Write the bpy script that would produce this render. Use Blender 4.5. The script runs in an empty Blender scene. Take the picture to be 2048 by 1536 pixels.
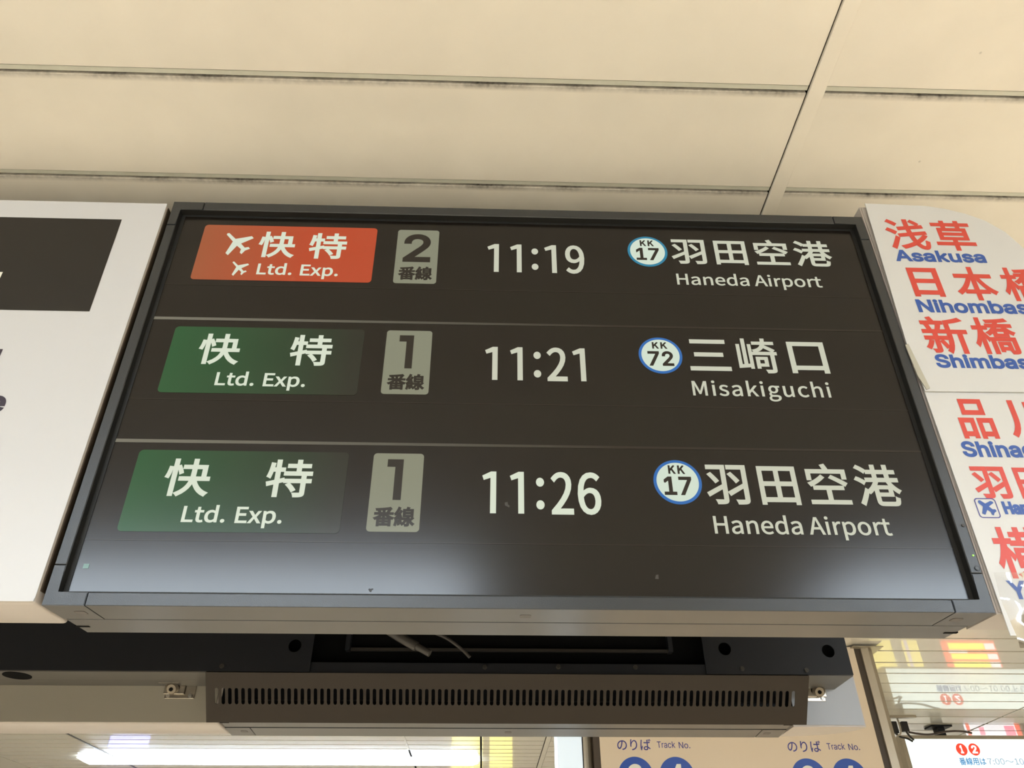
import bpy, bmesh, math
import numpy as np
from mathutils import Vector, Matrix
from mathutils.geometry import delaunay_2d_cdt

scn = bpy.context.scene
COL = scn.collection

# ---------------------------------------------------------------- camera
cam_d = bpy.data.cameras.new('camera')
cam_d.sensor_fit = 'HORIZONTAL'; cam_d.sensor_width = 36.0
cam_d.lens = 1536.97 * 36.0 / 2048.0
cam_d.clip_start = 0.02; cam_d.clip_end = 60
cam = bpy.data.objects.new('camera', cam_d)
_r = Vector((0.99949736, -0.03156583, -0.00293573))
_u = Vector((-0.01614307, -0.58646792, 0.80981157))
_f = Vector((0.02728409, 0.80935714, 0.58668271))
cam.matrix_world = Matrix(((_r.x, _u.x, -_f.x, 0), (_r.y, _u.y, -_f.y, 0), (_r.z, _u.z, -_f.z, 0), (0, 0, 0, 1)))
COL.objects.link(cam); scn.camera = cam

# ---------------------------------------------------------------- light and exposure
scn.view_settings.view_transform = 'Standard'
scn.view_settings.look = 'None'
scn.view_settings.exposure = 0.0
scn.view_settings.gamma = 1.0
scn.view_settings.use_curve_mapping = False
LAMP = 30.0                       # radiance of the fluorescent ceiling fixtures
LAMP_COL = (0.76, 0.88, 1.0)
SCREEN_GAIN = 1.0
wd = bpy.data.worlds.new('station_hall'); scn.world = wd; wd.use_nodes = True
wd.node_tree.nodes['Background'].inputs['Color'].default_value = (1.0, 0.9, 0.75, 1)
wd.node_tree.nodes['Background'].inputs['Strength'].default_value = 0.15

# unseen area lights added at ceiling height to strengthen the floor-bounced light
BOUNCE_FILL = 11.0
for k_, (x_, y_, p_) in enumerate(((-2.2, -1.0, 1), (0.2, -1.2, 1), (2.4, -1.0, 1), (-1.2, 0.05, 1), (1.4, 0.05, 1), (-3.4, 1.2, 1), (3.6, 1.6, 1),
                                   (2.6, 2.75, 1), (-0.6, 2.9, 1), (-2.0, 7.6, 1), (2.6, 7.6, 1))):
    ld = bpy.data.lights.new('added_bounce_light', 'AREA'); ld.shape = 'SQUARE'; ld.size = 0.45
    ld.energy = BOUNCE_FILL * p_; ld.color = (1.0, 0.93, 0.82); ld.spread = math.radians(110)
    lo_ = bpy.data.objects.new('added_bounce_light', ld); lo_.location = (x_, y_, 1.085); COL.objects.link(lo_)

H = 1.09                          # ceiling height above the camera
FLOOR = -1.55

# ---------------------------------------------------------------- materials
MATS = {}
def mat(name, col, rough=0.5, metal=0.0, spec=0.5, emit=None, es=0.0, coat=0.0, coat_rough=0.05, noise=0.0, nscale=20.0, bump=0.0, bscale=200.0):
    m = bpy.data.materials.new(name); m.use_nodes = True
    nt = m.node_tree; b = nt.nodes['Principled BSDF']
    b.inputs['Base Color'].default_value = (*col, 1)
    b.inputs['Roughness'].default_value = rough
    b.inputs['Metallic'].default_value = metal
    b.inputs['Specular IOR Level'].default_value = spec
    b.inputs['Coat Weight'].default_value = coat
    b.inputs['Coat Roughness'].default_value = coat_rough
    if emit:
        b.inputs['Emission Color'].default_value = (*emit, 1)
        b.inputs['Emission Strength'].default_value = es
    if noise > 0:
        tc = nt.nodes.new('ShaderNodeTexCoord'); n = nt.nodes.new('ShaderNodeTexNoise')
        n.inputs['Scale'].default_value = nscale; n.inputs['Detail'].default_value = 5
        nt.links.new(tc.outputs['Object'], n.inputs['Vector'])
        mx = nt.nodes.new('ShaderNodeMix'); mx.data_type = 'RGBA'
        nt.links.new(n.outputs['Fac'], mx.inputs['Factor'])
        mx.inputs[6].default_value = (*[c * (1 - noise) for c in col], 1)
        mx.inputs[7].default_value = (*[min(1, c * (1 + noise)) for c in col], 1)
        nt.links.new(mx.outputs[2], b.inputs['Base Color'])
    if bump > 0:
        tc = nt.nodes.new('ShaderNodeTexCoord'); n = nt.nodes.new('ShaderNodeTexNoise')
        n.inputs['Scale'].default_value = bscale
        bp = nt.nodes.new('ShaderNodeBump'); bp.inputs['Strength'].default_value = bump; bp.inputs['Distance'].default_value = 0.0005
        nt.links.new(tc.outputs['Object'], n.inputs['Vector'])
        nt.links.new(n.outputs['Fac'], bp.inputs['Height']); nt.links.new(bp.outputs[0], b.inputs['Normal'])
    MATS[name] = m
    return m

def ceiling_mat(name, col, rough, coat, dirt):
    """painted metal ceiling panel; grime gathers along the joint edge (generated y = 0)"""
    m = mat(name, col, rough, coat=coat, coat_rough=0.022)
    nt = m.node_tree; b = nt.nodes['Principled BSDF']
    tc = nt.nodes.new('ShaderNodeTexCoord')
    n = nt.nodes.new('ShaderNodeTexNoise'); n.inputs['Scale'].default_value = 9; n.inputs['Detail'].default_value = 8
    n2 = nt.nodes.new('ShaderNodeTexNoise'); n2.inputs['Scale'].default_value = 120; n2.inputs['Detail'].default_value = 4
    vo = nt.nodes.new('ShaderNodeTexVoronoi'); vo.inputs['Scale'].default_value = 9
    for t in (n, n2, vo): nt.links.new(tc.outputs['Object'], t.inputs['Vector'])
    sep = nt.nodes.new('ShaderNodeSeparateXYZ'); nt.links.new(tc.outputs['Generated'], sep.inputs[0])
    def math_(op, a, b_=None):
        k = nt.nodes.new('ShaderNodeMath'); k.operation = op; k.use_clamp = (op in ('MULTIPLY',) )
        for i, v in enumerate((a, b_)):
            if v is None: continue
            if isinstance(v, (int, float)): k.inputs[i].default_value = v
            else: nt.links.new(v, k.inputs[i])
        return k.outputs[0]
    mr = nt.nodes.new('ShaderNodeMapRange'); nt.links.new(sep.outputs['Y'], mr.inputs[0])
    mr.inputs[1].default_value = 0.0; mr.inputs[2].default_value = 0.055; mr.inputs[3].default_value = 1.0; mr.inputs[4].default_value = 0.0
    nz = nt.nodes.new('ShaderNodeMapRange'); nt.links.new(n.outputs['Fac'], nz.inputs[0])
    nz.inputs[1].default_value = 0.3; nz.inputs[2].default_value = 0.62; nz.inputs[3].default_value = 0.15; nz.inputs[4].default_value = 1.0
    nz2 = nt.nodes.new('ShaderNodeMapRange'); nt.links.new(n2.outputs['Fac'], nz2.inputs[0])
    nz2.inputs[1].default_value = 0.3; nz2.inputs[2].default_value = 0.7; nz2.inputs[3].default_value = 0.5; nz2.inputs[4].default_value = 1.0
    d = math_('MULTIPLY', math_('MULTIPLY', mr.outputs[0], nz.outputs[0]), nz2.outputs[0])
    d = math_('MULTIPLY', d, dirt)
    sp = nt.nodes.new('ShaderNodeMapRange'); nt.links.new(vo.outputs['Distance'], sp.inputs[0])
    sp.inputs[1].default_value = 0.012; sp.inputs[2].default_value = 0.03; sp.inputs[3].default_value = 0.45 * dirt; sp.inputs[4].default_value = 0.0
    f = math_('MAXIMUM', d, sp.outputs[0])
    cl = nt.nodes.new('ShaderNodeMapRange'); nt.links.new(n.outputs['Fac'], cl.inputs[0])
    cl.inputs[1].default_value = 0.2; cl.inputs[2].default_value = 0.8; cl.inputs[3].default_value = 0.94; cl.inputs[4].default_value = 1.03
    hs = nt.nodes.new('ShaderNodeVectorMath'); hs.operation = 'SCALE'
    hs.inputs[0].default_value = col; nt.links.new(cl.outputs[0], hs.inputs['Scale'])
    mx = nt.nodes.new('ShaderNodeMix'); mx.data_type = 'RGBA'
    nt.links.new(f, mx.inputs['Factor']); nt.links.new(hs.outputs[0], mx.inputs[6])
    mx.inputs[7].default_value = (0.045, 0.035, 0.028, 1)
    nt.links.new(mx.outputs[2], b.inputs['Base Color'])
    return m

CEIL = (0.85, 0.785, 0.675)
ceiling_mat('ceiling_paint', CEIL, 0.42, 0.0, 0.95)
ceiling_mat('ceiling_gloss', (0.80, 0.76, 0.66), 0.3, 1.0, 0.25)
mat('ceiling_tongue', (0.62, 0.61, 0.51), 0.4, noise=0.15, nscale=30)
mat('ceiling_void', (0.015, 0.012, 0.01), 0.9)
mat('wall_paint', (0.74, 0.66, 0.54), 0.6, noise=0.04, nscale=3)
mat('floor_tile', (0.74, 0.645, 0.505), 0.45, noise=0.08, nscale=4)
mat('bezel', (0.015, 0.018, 0.021), 0.33, spec=0.60, noise=0.05, nscale=60, bump=0.25, bscale=900)
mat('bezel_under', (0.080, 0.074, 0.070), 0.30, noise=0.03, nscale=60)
mat('black_gap', (0.004, 0.004, 0.004), 0.8, spec=0.05)
mat('lip_black', (0.008, 0.008, 0.007), 0.55)
mat('button_grey', (0.10, 0.085, 0.08), 0.45)
mat('housing_black', (0.009, 0.010, 0.013), 0.5, spec=0.3, noise=0.1, nscale=40)
mat('housing_in', (0.006, 0.006, 0.006), 0.8)
mat('vent_brown', (0.020, 0.013, 0.007), 0.5, spec=0.32, noise=0.05, nscale=8)
mat('white_panel', (0.55, 0.55, 0.56), 0.32, spec=0.35)
mat('white_case', (0.46, 0.41, 0.37), 0.35)
mat('case_grey', (0.29, 0.265, 0.22), 0.38)
mat('case_grey_lit', (0.34, 0.36, 0.40), 0.35)  # case grey with reflected light painted in as a paler, bluish tone
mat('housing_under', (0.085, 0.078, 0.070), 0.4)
mat('print_black', (0.014, 0.012, 0.010), 0.35, spec=0.3)
mat('ink_black', (0.02, 0.012, 0.03), 0.35)
mat('ink_white', (0.80, 0.79, 0.72), 0.35)
mat('sheet_white', (0.57, 0.565, 0.555), 0.36)
mat('corner_clip', (0.42, 0.40, 0.33), 0.2)
mat('ink_red', (0.56, 0.050, 0.032), 0.40)
mat('ink_blue', (0.020, 0.075, 0.32), 0.40)
mat('ink_navy', (0.035, 0.035, 0.24), 0.4)
mat('track_blue', (0.015, 0.075, 0.42), 0.35)
mat('track_panel', (0.72, 0.60, 0.46), 0.4, noise=0.02, nscale=2)
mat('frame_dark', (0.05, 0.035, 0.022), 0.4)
mat('aluminium', (0.42, 0.37, 0.29), 0.33, metal=0.6, noise=0.05, nscale=20)
mat('chrome', (0.42, 0.38, 0.32), 0.22, metal=1.0)
mat('latch_knob', (0.20, 0.17, 0.13), 0.5, metal=0.7)
mat('steel_edge', (0.50, 0.48, 0.45), 0.35, metal=1.0)
mat('screw_dark', (0.05, 0.045, 0.04), 0.45, metal=0.6)
mat('cable_grey', (0.045, 0.04, 0.035), 0.5)
mat('cable_black', (0.012, 0.010, 0.010), 0.5)
mat('cable_brown', (0.06, 0.04, 0.03), 0.5)
mat('lamp_glow', (0.9, 0.9, 0.9), 0.4, emit=LAMP_COL, es=LAMP)
mat('lamp_case', (0.8, 0.8, 0.82), 0.4)
mat('sign_light', (0.8, 0.85, 0.85), 0.3, emit=(0.84, 1.0, 0.97), es=1.15)
mat('sign_red', (0.7, 0.05, 0.03), 0.3, emit=(1.0, 0.07, 0.035), es=0.75)
mat('sign_blue', (0.1, 0.3, 0.6), 0.3, emit=(0.05, 0.22, 0.50), es=0.55)
mat('sign_grey_text', (0.3, 0.4, 0.5), 0.3, emit=(0.36, 0.48, 0.60), es=0.7)
mat('lit_yellow', (0.8, 0.7, 0.1), 0.4, emit=(1.0, 0.82, 0.08), es=2.4)
mat('lit_pale_yellow', (0.8, 0.7, 0.3), 0.4, emit=(1.0, 0.86, 0.22), es=1.4)
mat('lit_violet', (0.3, 0.3, 0.8), 0.4, emit=(0.30, 0.32, 1.0), es=3.0)
mat('lit_lavender', (0.6, 0.55, 0.7), 0.4, emit=(0.75, 0.68, 0.9), es=1.0)
mat('lit_red', (0.8, 0.2, 0.1), 0.4, emit=(1.0, 0.16, 0.10), es=1.7)
mat('lit_white', (0.85, 0.85, 0.85), 0.4, emit=(0.95, 0.95, 1.0), es=1.7)
mat('lit_pink', (0.8, 0.3, 0.4), 0.4, emit=(1.0, 0.25, 0.35), es=2.0)
mat('lit_pillar', (0.75, 0.85, 0.95), 0.3, emit=(0.72, 0.86, 1.0), es=0.40)
mat('ink_dim', (0.25, 0.2, 0.05), 0.4, emit=(0.35, 0.28, 0.05), es=1.0)
mat('led_green', (0.2, 0.5, 0.05), 0.3, emit=(0.35, 0.8, 0.05), es=0.7)

# the LCD: every picture element is a matt panel surface that gives off its own colour
SR = 0.185
def lcd(name, emit, es=1.0):
    return mat(name, (0.004, 0.004, 0.004), SR, spec=0.36, emit=emit, es=es * SCREEN_GAIN)
lcd('lcd_black', (0.003, 0.0012, 0.0004))
lcd('lcd_text', (0.56, 0.57, 0.45))
lcd('lcd_text_bright', (0.66, 0.72, 0.58))
lcd('lcd_grey', (0.22, 0.225, 0.155))
lcd('lcd_dark_text', (0.014, 0.010, 0.007))
lcd('lcd_line', (0.15, 0.14, 0.11))
lcd('lcd_faint', (0.022, 0.018, 0.014))
lcd('lcd_circle', (0.62, 0.72, 0.60))
lcd('lcd_cyan', (0.015, 0.20, 0.33))
lcd('lcd_blue', (0.015, 0.13, 0.42))
lcd('lcd_green_dot', (0.07, 0.19, 0.12))
lcd('lcd_smudge', (0.07, 0.065, 0.055))
def lcd_grad(name, a, b_, x0, x1):
    m = lcd(name, a); nt = m.node_tree; b = nt.nodes['Principled BSDF']
    tc = nt.nodes.new('ShaderNodeTexCoord'); s = nt.nodes.new('ShaderNodeSeparateXYZ')
    nt.links.new(tc.outputs['Generated'], s.inputs[0])
    cr = nt.nodes.new('ShaderNodeValToRGB'); nt.links.new(s.outputs['X'], cr.inputs[0])
    cr.color_ramp.elements[0].position = x0; cr.color_ramp.elements[0].color = (*a, 1)
    cr.color_ramp.elements[1].position = x1; cr.color_ramp.elements[1].color = (*b_, 1)
    nt.links.new(cr.outputs[0], b.inputs['Emission Color'])
lcd_grad('lcd_green', (0.010, 0.085, 0.024), (0.014, 0.017, 0.010), 0.0, 0.95)
lcd_grad('lcd_orange', (0.34, 0.085, 0.030), (0.46, 0.056, 0.016), 0.0, 0.6)
lcd_grad('lcd_line_fade', (0.17, 0.16, 0.12), (0.018, 0.014, 0.010), 0.0, 0.62)

m = mat('clear_film', (1, 1, 1), 0.06)
nt = m.node_tree
tr = nt.nodes.new('ShaderNodeBsdfTransparent'); tr.inputs[0].default_value = (0.97, 0.97, 0.97, 1)
gl_ = nt.nodes.new('ShaderNodeBsdfGlossy'); gl_.inputs['Roughness'].default_value = 0.05
fr = nt.nodes.new('ShaderNodeFresnel'); fr.inputs[0].default_value = 1.55
ms = nt.nodes.new('ShaderNodeMixShader')
nt.links.new(fr.outputs[0], ms.inputs[0]); nt.links.new(tr.outputs[0], ms.inputs[1]); nt.links.new(gl_.outputs[0], ms.inputs[2])
nt.links.new(ms.outputs[0], nt.nodes['Material Output'].inputs['Surface'])

# ---------------------------------------------------------------- object helpers
def link(name, me, parent=None, m=None, smooth=False):
    o = bpy.data.objects.new(name, me); COL.objects.link(o)
    if parent is not None: o.parent = parent
    if m is not None and not me.materials: me.materials.append(MATS[m])
    if smooth:
        for f in me.polygons: f.use_smooth = True
    return o

def bm_obj(name, bm, m, parent=None, smooth=False):
    bmesh.ops.recalc_face_normals(bm, faces=bm.faces)
    me = bpy.data.meshes.new(name); bm.to_mesh(me); bm.free()
    return link(name, me, parent, m, smooth)

def root(name, loc, label, cat, group=None, rot=(0, 0, 0)):
    o = bpy.data.objects.new(name, None); COL.objects.link(o)
    o.empty_display_size = 0.1
    o.location = loc; o.rotation_euler = rot
    o['label'] = label; o['category'] = cat
    if group: o['group'] = group
    return o

def add_box(bm, x0, x1, y0, y1, z0, z1, bevel=0.0, seg=2):
    vs = [bm.verts.new((x, y, z)) for x in (x0, x1) for y in (y0, y1) for z in (z0, z1)]
    F = [(0, 1, 3, 2), (4, 6, 7, 5), (0, 4, 5, 1), (2, 3, 7, 6), (0, 2, 6, 4), (1, 5, 7, 3)]
    fs = [bm.faces.new([vs[i] for i in f]) for f in F]
    if bevel > 0:
        es = list({e for f in fs for e in f.edges})
        bmesh.ops.bevel(bm, geom=es, offset=bevel, segments=seg, affect='EDGES', profile=0.5)

def box(name, x0, x1, y0, y1, z0, z1, m, parent=None, bevel=0.0, seg=2, smooth=False):
    bm = bmesh.new(); add_box(bm, x0, x1, y0, y1, z0, z1, bevel, seg)
    return bm_obj(name, bm, m, parent, smooth)

def cyl(name, c, axis, r, h, m, parent=None, n=24, bevel=0.0, r2=None):
    bm = bmesh.new()
    bmesh.ops.create_cone(bm, cap_ends=True, segments=n, radius1=r, radius2=r if r2 is None else r2, depth=h)
    if bevel > 0:
        es = [e for e in bm.edges if len(e.link_faces) == 2 and any(len(f.verts) > 4 for f in e.link_faces)]
        bmesh.ops.bevel(bm, geom=es, offset=bevel, segments=2, affect='EDGES')
    q = Vector((0, 0, 1)).rotation_difference(Vector(axis)).to_matrix().to_4x4()
    bmesh.ops.transform(bm, matrix=Matrix.Translation(c) @ q, verts=bm.verts)
    return bm_obj(name, bm, m, parent)

def prism_xz(name, pts, y0, y1, m, parent=None, bevel=0.0):
    """closed outline in (x, z), extruded from y0 to y1"""
    bm = bmesh.new()
    a = [bm.verts.new((x, y0, z)) for x, z in pts]; b = [bm.verts.new((x, y1, z)) for x, z in pts]
    fa = bm.faces.new(a); bm.faces.new(b[::-1])
    n = len(pts)
    for i in range(n): bm.faces.new((a[i], b[i], b[(i + 1) % n], a[(i + 1) % n]))
    if bevel > 0: bmesh.ops.bevel(bm, geom=list(fa.edges), offset=bevel, segments=2, affect='EDGES')
    return bm_obj(name, bm, m, parent)

def tube(name, pts, r, m, parent=None, n=10, cap=True):
    cu = bpy.data.curves.new(name, 'CURVE'); cu.dimensions = '3D'; cu.bevel_depth = r; cu.bevel_resolution = 3
    cu.use_fill_caps = cap; cu.resolution_u = 8
    s = cu.splines.new('NURBS'); s.points.add(len(pts) - 1)
    for p, q in zip(s.points, pts): p.co = (*q, 1)
    s.use_endpoint_u = True; s.order_u = 3
    return curve_to_mesh(name, cu, m, parent, True)

def curve_to_mesh(name, cu, m, parent, smooth=False, shrink=1.0, stand=None):
    t = bpy.data.objects.new('tmp', cu); COL.objects.link(t)
    dg = bpy.context.evaluated_depsgraph_get(); dg.update()
    me = bpy.data.meshes.new_from_object(t.evaluated_get(dg))
    bpy.data.objects.remove(t); bpy.data.curves.remove(cu)
    vs = [tuple(v.co) for v in me.vertices]; fs = [tuple(p_.vertices) for p_ in me.polygons]
    bpy.data.meshes.remove(me)
    me = bpy.data.meshes.new(name); me.from_pydata([tuple(k * shrink for k in v) for v in vs] if not stand else [(v[0] * shrink, stand[0] - v[2] * shrink, v[1] * shrink) for v in vs], [], fs)
    me.update()
    return link(name, me, parent, m, smooth)

def flat2d(name, loops, y, m, parent, thick=0.0, offset=0.0, res=4):
    """filled 2D outlines in (x, z) standing in the plane y; loops = list of bezier or polygon point lists"""
    K = 1000.0                                 # fill at a large scale, then shrink, for clean triangles
    cu = bpy.data.curves.new(name, 'CURVE'); cu.dimensions = '2D'; cu.fill_mode = 'BOTH' if thick else 'BACK'
    cu.resolution_u = res; cu.offset = offset * K; cu.extrude = thick / 2 * K
    for kind, pts in loops:
        if kind == 'B':
            s = cu.splines.new('BEZIER'); s.bezier_points.add(len(pts) - 1)
            for bp_, (hl, co, hr) in zip(s.bezier_points, pts):
                bp_.handle_left_type = bp_.handle_right_type = 'FREE'
                bp_.co = (co[0] * K, co[1] * K, 0); bp_.handle_left = (hl[0] * K, hl[1] * K, 0); bp_.handle_right = (hr[0] * K, hr[1] * K, 0)
        else:
            s = cu.splines.new('POLY'); s.points.add(len(pts) - 1)
            for p_, co in zip(s.points, pts): p_.co = (co[0] * K, co[1] * K, 0, 1)
        s.use_cyclic_u = True
    return curve_to_mesh(name, cu, m, parent, False, 1.0 / K, (y,))

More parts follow.
